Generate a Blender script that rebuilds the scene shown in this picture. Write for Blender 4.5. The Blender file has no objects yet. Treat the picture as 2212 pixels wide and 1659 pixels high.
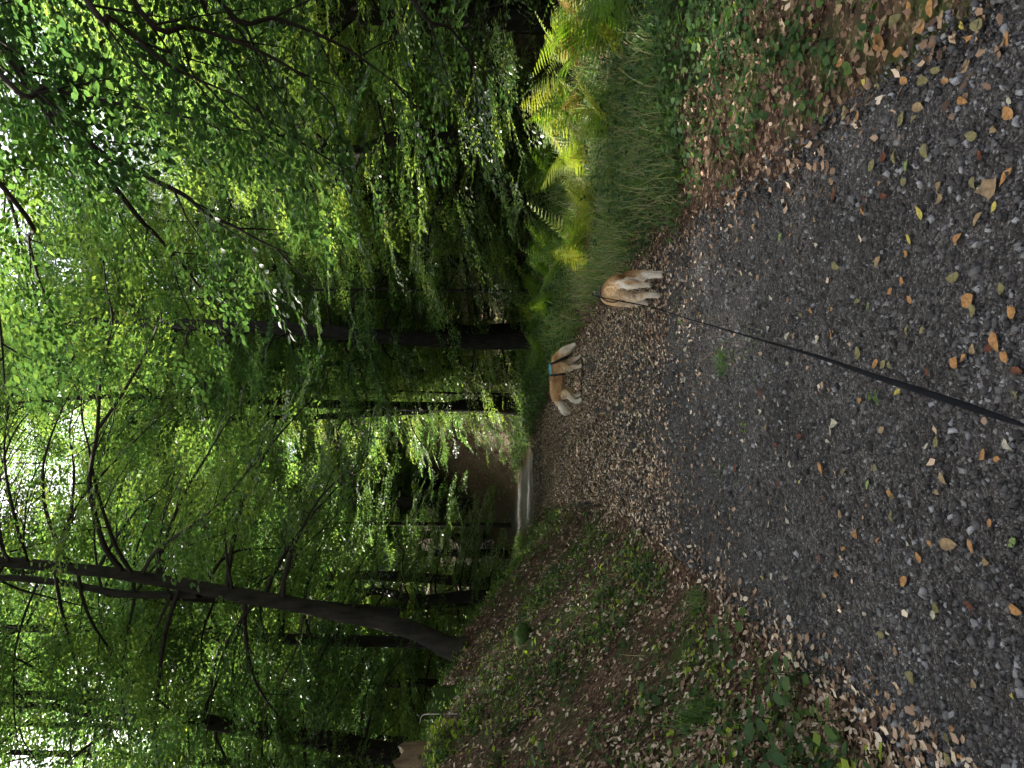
import bpy, bmesh, math
import numpy as np
from mathutils import Vector, Matrix
from mathutils.bvhtree import BVHTree

scene = bpy.context.scene
C = scene.collection
RNG = np.random.default_rng(7)
R = math.radians

# ------------------------------------------------------------------ camera
F = 769.0                     # focal length in pixels of a 1024-pixel long side
CAM_H = 1.65
PITCH = R(1.64)               # looking slightly down
cam_d = bpy.data.cameras.new('camera')
cam = bpy.data.objects.new('camera', cam_d)
C.objects.link(cam)
cam_d.sensor_width = 36.0
cam_d.sensor_fit = 'HORIZONTAL'
cam_d.lens = 36.0 * F / 1024.0
cam_d.clip_start = 0.05
cam_d.clip_end = 2000
sp, cp = math.sin(PITCH), math.cos(PITCH)
# the phone was held upright: the frame is rolled a quarter turn, world up points to the left
cam.matrix_world = Matrix(((0, 1, 0, 0), (-sp, 0, -cp, 0), (-cp, 0, sp, CAM_H), (0, 0, 0, 1)))
scene.camera = cam

# ------------------------------------------------------------------ light
SUN_TO = Vector((-0.49, 0.43, 0.77)).normalized()
sun_el = math.asin(SUN_TO.z)
sun_az = math.atan2(SUN_TO.x, SUN_TO.y)
w = bpy.data.worlds.new('World'); scene.world = w; w.use_nodes = True
nt = w.node_tree; nt.nodes.clear()
sky = nt.nodes.new('ShaderNodeTexSky'); sky.sky_type = 'NISHITA'; sky.sun_disc = False
sky.sun_elevation = sun_el; sky.sun_rotation = sun_az
sky.air_density = 0.7; sky.dust_density = 5.0; sky.ozone_density = 0.6
bg = nt.nodes.new('ShaderNodeBackground'); bg.inputs['Strength'].default_value = 0.11
wo = nt.nodes.new('ShaderNodeOutputWorld')
hs = nt.nodes.new('ShaderNodeHueSaturation'); hs.inputs['Saturation'].default_value = 0.4
nt.links.new(sky.outputs[0], hs.inputs['Color']); nt.links.new(hs.outputs[0], bg.inputs[0]); nt.links.new(bg.outputs[0], wo.inputs[0])
sl = bpy.data.lights.new('sun', 'SUN'); sl.energy = 5.0; sl.angle = R(0.6); sl.color = (1.0, 0.94, 0.82)
so = bpy.data.objects.new('sun', sl); C.objects.link(so)
so.rotation_euler = SUN_TO.to_track_quat('Z', 'Y').to_euler()
so.location = (0, 0, 30)
vs = scene.view_settings
vs.view_transform = 'Standard'; vs.look = 'None'; vs.gamma = 1.0; vs.exposure = 2.5
vs.use_curve_mapping = False
cy = scene.cycles
cy.use_denoising = True
cy.max_bounces = 6; cy.diffuse_bounces = 3; cy.glossy_bounces = 2; cy.transmission_bounces = 4
cy.sample_clamp_indirect = 6.0; cy.caustics_reflective = False; cy.caustics_refractive = False
cy.use_adaptive_sampling = True; cy.adaptive_threshold = 0.04

# ------------------------------------------------------------------ helpers
S2 = 768.0 / 1659.0           # notes were taken on a 2212x1659 view of the photograph

def at(px, py, d):
    """point at distance d (world y) on the ray through view pixel px, py"""
    r = ((1659 - py) * S2 - 384) / F
    dn = (px * S2 - 512) / F
    wy = cp - dn * sp; wz = -sp - dn * cp
    k = d / wy
    return np.array((r * k, d, CAM_H + wz * k))

def smooth(a, b, x):
    t = np.clip((x - a) / (b - a), 0, 1)
    return t * t * (3 - 2 * t)

def vnoise(x, y, seed=0):
    """cheap smooth value noise in -1..1"""
    x = np.asarray(x, float); y = np.asarray(y, float)
    xi = np.floor(x).astype(np.int64); yi = np.floor(y).astype(np.int64)
    xf = x - xi; yf = y - yi
    def h(a, b):
        n = (a * 374761393 + b * 668265263 + seed * 974634541) & 0x7fffffff
        n = ((n ^ (n >> 13)) * 1274126177) & 0x7fffffff
        return (n & 0xffff) / 32767.5 - 1
    u = xf * xf * (3 - 2 * xf); v_ = yf * yf * (3 - 2 * yf)
    return (h(xi, yi) * (1 - u) + h(xi + 1, yi) * u) * (1 - v_) + (h(xi, yi + 1) * (1 - u) + h(xi + 1, yi + 1) * u) * v_

PY = np.array([-20, 0, 5, 8, 11, 14, 18, 22.6, 30, 40, 50, 62, 80.])
PX = np.array([-.1, -.1, -.1, -.1, -.3, -.69, -1.35, -2.2, -4.0, -6.2, -9.0, -13.5, -22.])
_fy = np.linspace(-20, 80, 401)
_fx = np.interp(_fy, PY, PX)
_k = np.ones(17) / 17
_fx = np.convolve(np.pad(_fx, 8, mode='edge'), _k, mode='valid')
def path_c(y): return np.interp(y, _fy, _fx)
def path_hw(y): return 1.36 + 0.1 * smooth(8, 16, y)

def H(x, y):
    x = np.asarray(x, float); y = np.asarray(y, float)
    c = path_c(y); hw = path_hw(y)
    s = (c - hw) - x - 0.1
    sp_ = np.maximum(s, 0)
    A = 1 - 0.72 * smooth(13, 30, y) - 0.28 * smooth(30, 42, y)
    f = np.where(sp_ < 2.3, 1.0 * sp_, 2.3 + 0.3 * (sp_ - 2.3))
    f = np.where(sp_ < 0.35, 1.0 * sp_ * sp_ / 0.7, f - 0.175)
    f = np.maximum(f, 0)
    f = np.minimum(f, 5.5)
    z = A * f
    z = z + smooth(0.3, 2.0, sp_) * A * (0.13 * vnoise(x * 1.1, y * 1.1, 3) + 0.06 * vnoise(x * 3.1, y * 3.1, 4))
    r = np.maximum(x - (c + hw), 0)
    z = z + 0.05 * np.minimum(r, 4) + 0.16 * np.maximum(r - 4, 0) * smooth(4, 10, r) * (1 - smooth(35, 60, y) * .4)
    z = z + smooth(0.2, 1.2, r) * (0.05 * vnoise(x * 1.3, y * 1.3, 8) + 0.05)
    y0 = 41 + np.maximum(0, -x - 3) * 1.9
    hy = np.maximum(y - y0, 0)
    z = z + np.where(hy < 3, 0.38 * hy * hy / 6, 0.38 * (hy - 1.5))
    z = np.minimum(z, 60)
    z = z + 0.012 * vnoise(x * 2.2, y * 2.2, 5) + 0.012 * np.cos((x - c) * 2.2) * smooth(1.4, .6, np.abs(x - c))
    return z

def on_ground(px, py):
    """where the ray through a view pixel meets the ground"""
    d = 1.5; prev = d
    while d < 150:
        p = at(px, py, d)
        if p[2] <= float(H(p[0], p[1])): break
        prev = d; d *= 1.03
    lo, hi = prev, d
    for _ in range(18):
        m = (lo + hi) / 2; p = at(px, py, m)
        if p[2] <= float(H(p[0], p[1])): hi = m
        else: lo = m
    return at(px, py, hi)

def mesh(name, V, polys, tint=None, mat=None, smooth_=False, mats=None, midx=None):
    me = bpy.data.meshes.new(name)
    V = np.asarray(V, np.float32)
    polys = [np.asarray(p, np.int32) for p in polys if len(p)]
    me.vertices.add(len(V)); me.vertices.foreach_set('co', V.ravel())
    nl = sum(p.size for p in polys); npoly = sum(len(p) for p in polys)
    me.loops.add(nl); me.polygons.add(npoly)
    me.loops.foreach_set('vertex_index', np.concatenate([p.ravel() for p in polys]))
    tot = np.concatenate([np.full(len(p), p.shape[1], np.int32) for p in polys])
    st = np.concatenate(([0], np.cumsum(tot)[:-1])).astype(np.int32)
    me.polygons.foreach_set('loop_start', st)
    if smooth_: me.polygons.foreach_set('use_smooth', np.ones(npoly, bool))
    if midx is not None: me.polygons.foreach_set('material_index', np.asarray(midx, np.int32))
    if tint is not None:
        a = me.attributes.new('tint', 'FLOAT', 'POINT')
        a.data.foreach_set('value', np.asarray(tint, np.float32))
    for m in (mats or ([mat] if mat else [])): me.materials.append(m)
    me.update(calc_edges=True)
    return me

def link(name, me, parent=None, loc=None):
    o = bpy.data.objects.new(name, me); C.objects.link(o)
    if parent is not None: o.parent = parent
    if loc is not None: o.location = loc
    return o

def tag(o, label=None, cat=None, group=None, kind=None):
    if label: o['label'] = label
    if cat: o['category'] = cat
    if group: o['group'] = group
    if kind: o['kind'] = kind
    return o

def thing(name, label, cat, loc=(0, 0, 0), group=None):
    o = bpy.data.objects.new(name, None); o.empty_display_size = 0.2; C.objects.link(o); o.location = loc
    return tag(o, label, cat, group)

def copy_tree(o, parent=None):
    c = o.copy(); C.objects.link(c); c.parent = parent
    for ch in o.children: copy_tree(ch, c)
    return c

def norm(a): return a / np.maximum(np.linalg.norm(a, axis=-1, keepdims=True), 1e-9)

def tube(pts, rad, sides=6, ry=None):
    pts = np.asarray(pts, float); rad = np.asarray(rad, float); n = len(pts)
    t = np.gradient(pts, axis=0); t = norm(t)
    ref = np.array((0, 0, 1.)) if abs(t[:, 2]).mean() < 0.8 else np.array((0, 1., 0))
    a = norm(np.cross(t, ref)); b = np.cross(a, t)
    ang = np.linspace(0, 2 * math.pi, sides, endpoint=False)
    V = pts[:, None, :] + rad[:, None, None] * (np.cos(ang)[None, :, None] * a[:, None, :] + np.sin(ang)[None, :, None] * b[:, None, :])
    V = V.reshape(-1, 3)
    i = np.arange(n - 1)[:, None] * sides; j = np.arange(sides)[None, :]; j2 = (j + 1) % sides
    Q = np.stack([i + j, i + j2, i + sides + j2, i + sides + j], -1).reshape(-1, 4)
    return V, Q

class MB:
    def __init__(s): s.V = []; s.P = {}; s.T = []; s.n = 0
    def add(s, V, polys, tint=0.5):
        V = np.asarray(V, float).reshape(-1, 3)
        for p in polys:
            p = np.asarray(p)
            if len(p): s.P.setdefault(p.shape[1], []).append(p + s.n)
        s.V.append(V); s.T.append(np.broadcast_to(np.asarray(tint, float), (len(V),)))
        s.n += len(V)
    def tube(s, pts, rad, sides=6, tint=0.5): V, Q = tube(pts, rad, sides); s.add(V, [Q], tint)
    def mesh(s, name, mat, smooth_=False):
        return mesh(name, np.concatenate(s.V), [np.concatenate(v) for v in s.P.values()], np.concatenate(s.T), mat, smooth_)

def curve_pts(pts, n):
    """smooth polyline through the points (Catmull-Rom)"""
    p = np.asarray(pts, float); p = np.vstack([2 * p[0] - p[1], p, 2 * p[-1] - p[-2]])
    m = len(p) - 3; out = []
    for q in np.linspace(0, m, n):
        i = min(int(q), m - 1); t = q - i; a, b, c, d = p[i:i + 4]
        out.append(0.5 * (2 * b + (c - a) * t + (2 * a - 5 * b + 4 * c - d) * t * t + (3 * b - a - 3 * c + d) * t ** 3))
    return np.array(out)

# ------------------------------------------------------------------ materials
def nodes(name):
    m = bpy.data.materials.new(name); m.use_nodes = True
    t = m.node_tree; t.nodes.clear()
    return m, t, t.nodes.new, t.links.new

def ramp(new, stops, interp='LINEAR'):
    r = new('ShaderNodeValToRGB'); cr = r.color_ramp; cr.interpolation = interp
    while len(cr.elements) > 1: cr.elements.remove(cr.elements[-1])
    cr.elements[0].position = stops[0][0]; cr.elements[0].color = (*stops[0][1], 1)
    for p, c in stops[1:]:
        e = cr.elements.new(p); e.color = (*c, 1)
    return r

def leaf_mat(name, stops, tstops, fac=0.45, rough=0.42, spec=0.4):
    m, t, new, ln = nodes(name)
    a = new('ShaderNodeAttribute'); a.attribute_name = 'tint'
    r1 = ramp(new, stops); r2 = ramp(new, tstops)
    ln(a.outputs['Fac'], r1.inputs[0]); ln(a.outputs['Fac'], r2.inputs[0])
    p = new('ShaderNodeBsdfPrincipled'); p.inputs['Roughness'].default_value = rough
    p.inputs['Specular IOR Level'].default_value = spec
    ln(r1.outputs[0], p.inputs['Base Color'])
    tr = new('ShaderNodeBsdfTranslucent'); ln(r2.outputs[0], tr.inputs[0])
    mx = new('ShaderNodeMixShader'); mx.inputs[0].default_value = fac
    ln(p.outputs[0], mx.inputs[1]); ln(tr.outputs[0], mx.inputs[2])
    o = new('ShaderNodeOutputMaterial'); ln(mx.outputs[0], o.inputs[0])
    return m

def tint_mat(name, stops, rough=0.8, spec=0.25, noise=0.0, nscale=60, bump=0.0, bscale=60):
    m, t, new, ln = nodes(name)
    a = new('ShaderNodeAttribute'); a.attribute_name = 'tint'
    src = a.outputs['Fac']
    tc = new('ShaderNodeTexCoord')
    if noise:
        n = new('ShaderNodeTexNoise'); n.inputs['Scale'].default_value = nscale; n.inputs['Detail'].default_value = 4
        ln(tc.outputs['Object'], n.inputs['Vector'])
        mm = new('ShaderNodeMath'); mm.operation = 'MULTIPLY_ADD'; mm.inputs[1].default_value = noise; mm.inputs[2].default_value = -noise / 2
        ln(n.outputs['Fac'], mm.inputs[0])
        ad = new('ShaderNodeMath'); ad.operation = 'ADD'; ln(src, ad.inputs[0]); ln(mm.outputs[0], ad.inputs[1]); src = ad.outputs[0]
    r = ramp(new, stops); ln(src, r.inputs[0])
    p = new('ShaderNodeBsdfPrincipled'); p.inputs['Roughness'].default_value = rough; p.inputs['Specular IOR Level'].default_value = spec
    ln(r.outputs[0], p.inputs['Base Color'])
    if bump:
        n2 = new('ShaderNodeTexNoise'); n2.inputs['Scale'].default_value = bscale; n2.inputs['Detail'].default_value = 6
        ln(tc.outputs['Object'], n2.inputs['Vector'])
        b = new('ShaderNodeBump'); b.inputs['Strength'].default_value = bump; b.inputs['Distance'].default_value = 0.02
        ln(n2.outputs['Fac'], b.inputs['Height']); ln(b.outputs[0], p.inputs['Normal'])
    o = new('ShaderNodeOutputMaterial'); ln(p.outputs[0], o.inputs[0])
    return m

def flat_mat(name, col, rough=0.7, spec=0.3, noise=0.25, scale=40):
    c = np.array(col)
    return noise_mat(name, tuple(c * (1 - noise)), tuple(np.minimum(c * (1 + noise), 1)), scale, rough, spec)

def noise_mat(name, c1, c2, scale, rough=0.8, spec=0.25, bump=0.0, stretch=None):
    m, t, new, ln = nodes(name)
    tc = new('ShaderNodeTexCoord'); vec = tc.outputs['Object']
    if stretch:
        mp = new('ShaderNodeMapping'); mp.inputs['Scale'].default_value = stretch; ln(vec, mp.inputs[0]); vec = mp.outputs[0]
    n = new('ShaderNodeTexNoise'); n.inputs['Scale'].default_value = scale; n.inputs['Detail'].default_value = 6; n.inputs['Roughness'].default_value = .65
    ln(vec, n.inputs['Vector'])
    r = ramp(new, [(0.3, c1), (0.7, c2)]); ln(n.outputs['Fac'], r.inputs[0])
    p = new('ShaderNodeBsdfPrincipled'); p.inputs['Roughness'].default_value = rough; p.inputs['Specular IOR Level'].default_value = spec
    ln(r.outputs[0], p.inputs['Base Color'])
    if bump:
        b = new('ShaderNodeBump'); b.inputs['Strength'].default_value = bump; b.inputs['Distance'].default_value = 0.03
        ln(n.outputs['Fac'], b.inputs['Height']); ln(b.outputs[0], p.inputs['Normal'])
    o = new('ShaderNodeOutputMaterial'); ln(p.outputs[0], o.inputs[0])
    return m

M = {}
M['beech'] = leaf_mat('beech_leaves',
    [(0, (.016, .036, .018)), (.45, (.038, .075, .026)), (.8, (.07, .11, .028)), (1, (.13, .13, .03))],
    [(0, (.038, .10, .03)), (.4, (.105, .215, .04)), (.75, (.23, .345, .045)), (1, (.38, .41, .05))], .48, .38, .55)
M['wood_far'] = leaf_mat('far_leaves',
    [(0, (.02, .042, .014)), (.6, (.05, .09, .024)), (1, (.09, .14, .03))],
    [(0, (.08, .16, .02)), (.6, (.2, .32, .03)), (1, (.35, .45, .04))], .5)
M['fern'] = leaf_mat('bracken_green',
    [(0, (.04, .09, .012)), (.5, (.09, .16, .02)), (1, (.20, .22, .03))],
    [(0, (.08, .2, .01)), (.5, (.2, .36, .02)), (1, (.42, .42, .04))], .4, .5, .3)
M['fern_dead'] = leaf_mat('bracken_brown',
    [(0, (.10, .05, .018)), (.5, (.20, .11, .04)), (1, (.30, .20, .09))],
    [(0, (.12, .06, .02)), (1, (.3, .18, .06))], .3, .7, .2)
M['grass'] = leaf_mat('grass_blades',
    [(0, (.035, .08, .022)), (.55, (.09, .16, .04)), (1, (.32, .29, .13))],
    [(0, (.05, .15, .02)), (.6, (.14, .30, .04)), (1, (.35, .34, .12))], .4, .45, .4)
M['herb'] = leaf_mat('herb_leaves',
    [(0, (.018, .045, .016)), (.5, (.045, .09, .025)), (.85, (.10, .15, .03)), (1, (.26, .33, .03))],
    [(0, (.03, .10, .02)), (.5, (.10, .2, .03)), (1, (.35, .5, .03))], .35, .6, .18)
M['litter'] = tint_mat('dry_leaves',
    [(0, (.03, .017, .011)), (.3, (.11, .062, .036)), (.6, (.25, .16, .10)), (.85, (.40, .29, .19)), (1, (.55, .45, .33))], .75, .25, .22, 30)
M['stone'] = tint_mat('crushed_stone', [(0, (.011, .0098, .009)), (.45, (.044, .040, .037)), (.75, (.108, .103, .098)), (1, (.29, .285, .28))], .72, .3, .25, 45, .5, 90)
M['bark'] = noise_mat('beech_bark', (.008, .008, .006), (.040, .035, .025), 7, .9, .12, .6, (1, 1, .35))
M['bark_dark'] = noise_mat('dark_bark', (.008, .007, .006), (.03, .026, .02), 14, .9, .15, .7, (1, 1, .3))
M['twig'] = noise_mat('twig_bark', (.012, .010, .008), (.035, .028, .02), 30, .85, .2)

def ground_mat():
    m, t, new, ln = nodes('forest_floor')
    g = new('ShaderNodeNewGeometry')
    v1 = new('ShaderNodeTexVoronoi'); v1.inputs['Scale'].default_value = 30; ln(g.outputs['Position'], v1.inputs['Vector'])
    v2 = new('ShaderNodeTexVoronoi'); v2.inputs['Scale'].default_value = 70; ln(g.outputs['Position'], v2.inputs['Vector'])
    s1 = new('ShaderNodeSeparateColor'); ln(v1.outputs['Color'], s1.inputs[0])
    s2 = new('ShaderNodeSeparateColor'); ln(v2.outputs['Color'], s2.inputs[0])
    mx = new('ShaderNodeMath'); mx.operation = 'MULTIPLY'; ln(s1.outputs[0], mx.inputs[0]); ln(s2.outputs[1], mx.inputs[1])
    n = new('ShaderNodeTexNoise'); n.inputs['Scale'].default_value = 2.4; n.inputs['Detail'].default_value = 9; n.inputs['Roughness'].default_value = .75; ln(g.outputs['Position'], n.inputs['Vector'])
    ad = new('ShaderNodeMath'); ad.operation = 'MULTIPLY_ADD'; ln(n.outputs['Fac'], ad.inputs[0]); ad.inputs[1].default_value = .8; ad.inputs[2].default_value = -.3
    sm = new('ShaderNodeMath'); sm.operation = 'ADD'; ln(mx.outputs[0], sm.inputs[0]); ln(ad.outputs[0], sm.inputs[1])
    r = ramp(new, [(0, (.016, .010, .007)), (.25, (.045, .024, .015)), (.6, (.115, .066, .042)), (1, (.30, .20, .14))]); ln(sm.outputs[0], r.inputs[0])
    p = new('ShaderNodeBsdfPrincipled'); p.inputs['Roughness'].default_value = .9; p.inputs['Specular IOR Level'].default_value = .15
    n3 = new('ShaderNodeTexNoise'); n3.inputs['Scale'].default_value = 1.1; n3.inputs['Detail'].default_value = 7; n3.inputs['Roughness'].default_value = .7; ln(g.outputs['Position'], n3.inputs['Vector'])
    mr = ramp(new, [(.5, (0, 0, 0)), (.62, (.8, .8, .8))]); ln(n3.outputs['Fac'], mr.inputs[0])
    mg = ramp(new, [(0, (.012, .022, .006)), (1, (.07, .10, .02))]); ln(n.outputs['Fac'], mg.inputs[0])
    mc = new('ShaderNodeMix'); mc.data_type = 'RGBA'; ln(mr.outputs[0], mc.inputs['Factor']); ln(r.outputs[0], mc.inputs['A']); ln(mg.outputs[0], mc.inputs['B'])
    ln(mc.outputs['Result'], p.inputs['Base Color'])
    b = new('ShaderNodeBump'); b.inputs['Strength'].default_value = .8; b.inputs['Distance'].default_value = .03
    ln(mx.outputs[0], b.inputs['Height']); ln(b.outputs[0], p.inputs['Normal'])
    o = new('ShaderNodeOutputMaterial'); ln(p.outputs[0], o.inputs[0])
    return m

def path_mat():
    m, t, new, ln = nodes('gravel_path')
    g = new('ShaderNodeNewGeometry')
    v1 = new('ShaderNodeTexVoronoi'); v1.inputs['Scale'].default_value = 75; ln(g.outputs['Position'], v1.inputs['Vector'])
    v2 = new('ShaderNodeTexVoronoi'); v2.inputs['Scale'].default_value = 190; ln(g.outputs['Position'], v2.inputs['Vector'])
    s1 = new('ShaderNodeSeparateColor'); ln(v1.outputs['Color'], s1.inputs[0])
    s2 = new('ShaderNodeSeparateColor'); ln(v2.outputs['Color'], s2.inputs[0])
    n = new('ShaderNodeTexNoise'); n.inputs['Scale'].default_value = 2.0; n.inputs['Detail'].default_value = 6; ln(g.outputs['Position'], n.inputs['Vector'])
    a1 = new('ShaderNodeMath'); a1.operation = 'MULTIPLY'; ln(s1.outputs[0], a1.inputs[0]); ln(s2.outputs[0], a1.inputs[1])
    a2 = new('ShaderNodeMath'); a2.operation = 'MULTIPLY_ADD'; ln(n.outputs['Fac'], a2.inputs[0]); a2.inputs[1].default_value = .6; a2.inputs[2].default_value = -.22
    a3 = new('ShaderNodeMath'); a3.operation = 'ADD'; ln(a1.outputs[0], a3.inputs[0]); ln(a2.outputs[0], a3.inputs[1])
    r = ramp(new, [(0, (.014, .012, .011)), (.3, (.043, .037, .034)), (.65, (.095, .087, .081)), (1, (.2, .19, .18))]); ln(a3.outputs[0], r.inputs[0])
    p = new('ShaderNodeBsdfPrincipled'); p.inputs['Roughness'].default_value = .85; p.inputs['Specular IOR Level'].default_value = .2
    ln(r.outputs[0], p.inputs['Base Color'])
    b = new('ShaderNodeBump'); b.inputs['Strength'].default_value = .9; b.inputs['Distance'].default_value = .012
    ln(v1.outputs['Distance'], b.inputs['Height']); b.invert = True; ln(b.outputs[0], p.inputs['Normal'])
    o = new('ShaderNodeOutputMaterial'); ln(p.outputs[0], o.inputs[0])
    return m
M['ground'] = ground_mat(); M['path'] = path_mat()

# ------------------------------------------------------------------ ground and path
def grid(xs, ys, zf):
    X, Y = np.meshgrid(xs, ys); Z = zf(X, Y)
    V = np.stack([X, Y, Z], -1).reshape(-1, 3); nx = len(xs)
    i = np.arange(len(ys) - 1)[:, None] * nx; j = np.arange(nx - 1)[None, :]
    Q = np.stack([i + j, i + j + 1, i + nx + j + 1, i + nx + j], -1).reshape(-1, 4)
    return V, Q
xs = np.concatenate([-np.geomspace(400, 10, 26), np.arange(-9.8, 9.9, .19), np.geomspace(10, 400, 26)])
ys = np.concatenate([[-60, -30, -12, -6], np.arange(-3, 26, .18), np.arange(26, 60, .7), np.geomspace(60, 500, 24)])
V, Q = grid(xs, ys, lambda x, y: H(x, y) - 0.03 * smooth(.25, -.1, np.abs(x - path_c(y)) - path_hw(y)) * (y < 75))
tag(link('ground', mesh('ground', V, [Q], None, M['ground'], True)), kind='structure')

ty = np.concatenate([[-30, -15, -6], np.arange(-3, 26, .15), np.arange(26, 70, .6)])
tw = np.linspace(-1, 1, 21)
T_, Y_ = np.meshgrid(tw, ty)
edge = 1 + .07 * vnoise(Y_ * 1.7, np.sign(T_) * 5, 21) + .04 * vnoise(Y_ * 5, np.sign(T_) * 9, 22)
X_ = path_c(Y_) + T_ * (path_hw(Y_) + .05) * edge
Z_ = H(X_, Y_) + 0.004 - 0.02 * (np.abs(T_) > .97)
V = np.stack([X_, Y_, Z_], -1).reshape(-1, 3); nx = len(tw)
i = np.arange(len(ty) - 1)[:, None] * nx; j = np.arange(nx - 1)[None, :]
Q = np.stack([i + j, i + j + 1, i + nx + j + 1, i + nx + j], -1).reshape(-1, 4)
tag(link('path', mesh('path', V, [Q], None, M['path'], True)), kind='structure')

# ------------------------------------------------------------------ leaf scattering
LEAF6 = np.array([(0, 0, 0), (-.27, .28, .05), (-.24, .68, .06), (0, 1, 0), (.24, .68, .06), (.27, .28, .05)])
LEAF6P = np.array([(0, 3, 2, 1), (0, 5, 4, 3)])
LEAF4 = np.array([(0, 0, 0), (-.31, .47, .06), (0, 1, 0), (.31, .47, .06)])
LEAF4P = np.array([(0, 1, 2, 3)])

def scatter(P, Fm, sc, tmpl, polys, tint):
    """P (n,3), Fm (n,3,3) rows = side, dir, normal; sc (n,)"""
    n = len(P); k = len(tmpl)
    V = np.einsum('kj,njc->nkc', tmpl, Fm) * sc[:, None, None] + P[:, None, :]
    off = (np.arange(n) * k)[:, None, None]
    Q = (polys[None] + off).reshape(-1, polys.shape[1])
    T = np.repeat(tint, k)
    return V.reshape(-1, 3), Q, T

def frames(D, N):
    D = norm(D); S = norm(np.cross(D, N)); Nn = np.cross(S, D)
    return np.stack([S, D, Nn], 1)

def spray_template(rng, dens=1.0, droop=.15):
    P = []; D = []
    n = int(13 * dens)
    def twig(p0, d, L, step):
        t = step * .6; s = 1
        while t < L:
            q = p0 + d * t + np.array((0, 0, -droop * (p0[1] + t) ** 2 * .5))
            a = s * rng.uniform(.5, 1.0); ca, sa = math.cos(a), math.sin(a)
            P.append(q); D.append(np.array((d[0] * ca - d[1] * sa, d[0] * sa + d[1] * ca, rng.normal(-.12, .18))))
            s = -s; t += step * rng.uniform(.8, 1.25)
        P.append(p0 + d * L + np.array((0, 0, -droop * (p0[1] + L) ** 2 * .5))); D.append(d + np.array((0, 0, -.15)))
    twig(np.zeros(3), np.array((0, 1., 0)), 1.0, .085 / dens)
    s = 1
    for t in np.arange(.12, .9, .12):
        a = s * rng.uniform(.7, 1.0); L = (.5 * (1 - t) + .14) * rng.uniform(.8, 1.2)
        twig(np.array((0, t, 0)), np.array((math.sin(a), math.cos(a), 0)), L, .08 / dens); s = -s
    P = np.array(P); D = norm(np.array(D))
    N = norm(np.array((0, 0, 1.)) + rng.normal(0, .28, (len(P), 3)))
    Fm = frames(D, N)
    return P, Fm
_r = np.random.default_rng(3)
SPRAYS = [spray_template(_r, 1.0, .10), spray_template(_r, .9, .18), spray_template(_r, 1.1, .06), spray_template(_r, .8, .28)]

# gaps in the canopy through which the sun reaches the lit places: (place, radius)
BEAMS = [((3.2, 10.6, .5), 1.0), ((2.5, 11., .4), .8), ((-4.2, 8.7, 2.7), .55),
         ((2.2, 8.7, .2), .55), ((1.9, 10.4, .2), .6),
         ((3.9, 10.6, .6), 1.35), ((2.9, 9.2, .5), .55), ((4.9, 12.2, .7), .8),
         ((-7.6, 44., 0), 1.3), ((-9, 46., .3), 2.0),
         ((1.5, 12., 7.2), 1.8), ((.6, 10.5, 6.2), 1.1), ((2.6, 11., 5.0), 1.0), ((1.4, 9.2, 4.4), .8),
         ((-5.0, 9.6, 2.6), .45), ((6, 20, 5.5), 2.6), ((-9, 32, 5), 2.5), ((7, 17, 3.5), 1.6)]
SUNV = np.array(SUN_TO)
def in_beam(P, rng):
    keep = np.ones(len(P), bool)
    for c, r in BEAMS:
        d = P - np.array(c); t = d @ SUNV
        q = np.linalg.norm(d - t[:, None] * SUNV, axis=1)
        rr = r * (1 + .35 * vnoise(P[:, 0] * .9 + c[0], P[:, 1] * .9 + P[:, 2], 31))
        hit = (t > 1.0 + .6 * r) & (q < rr)
        keep &= ~(hit & (rng.random(len(P)) > .06))
    return keep
# an open hollow among the crowns of the left-hand trees, where the sky shows between the stems
def clearing(P):
    q = (P - np.array((-7.6, 17.5, 10.8))) / np.array((1.5, 4.5, 1.35))
    return (q ** 2).sum(1) < 1 + .5 * vnoise(P[:, 0] * 1.5, P[:, 2] * 1.5, 9)

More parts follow.
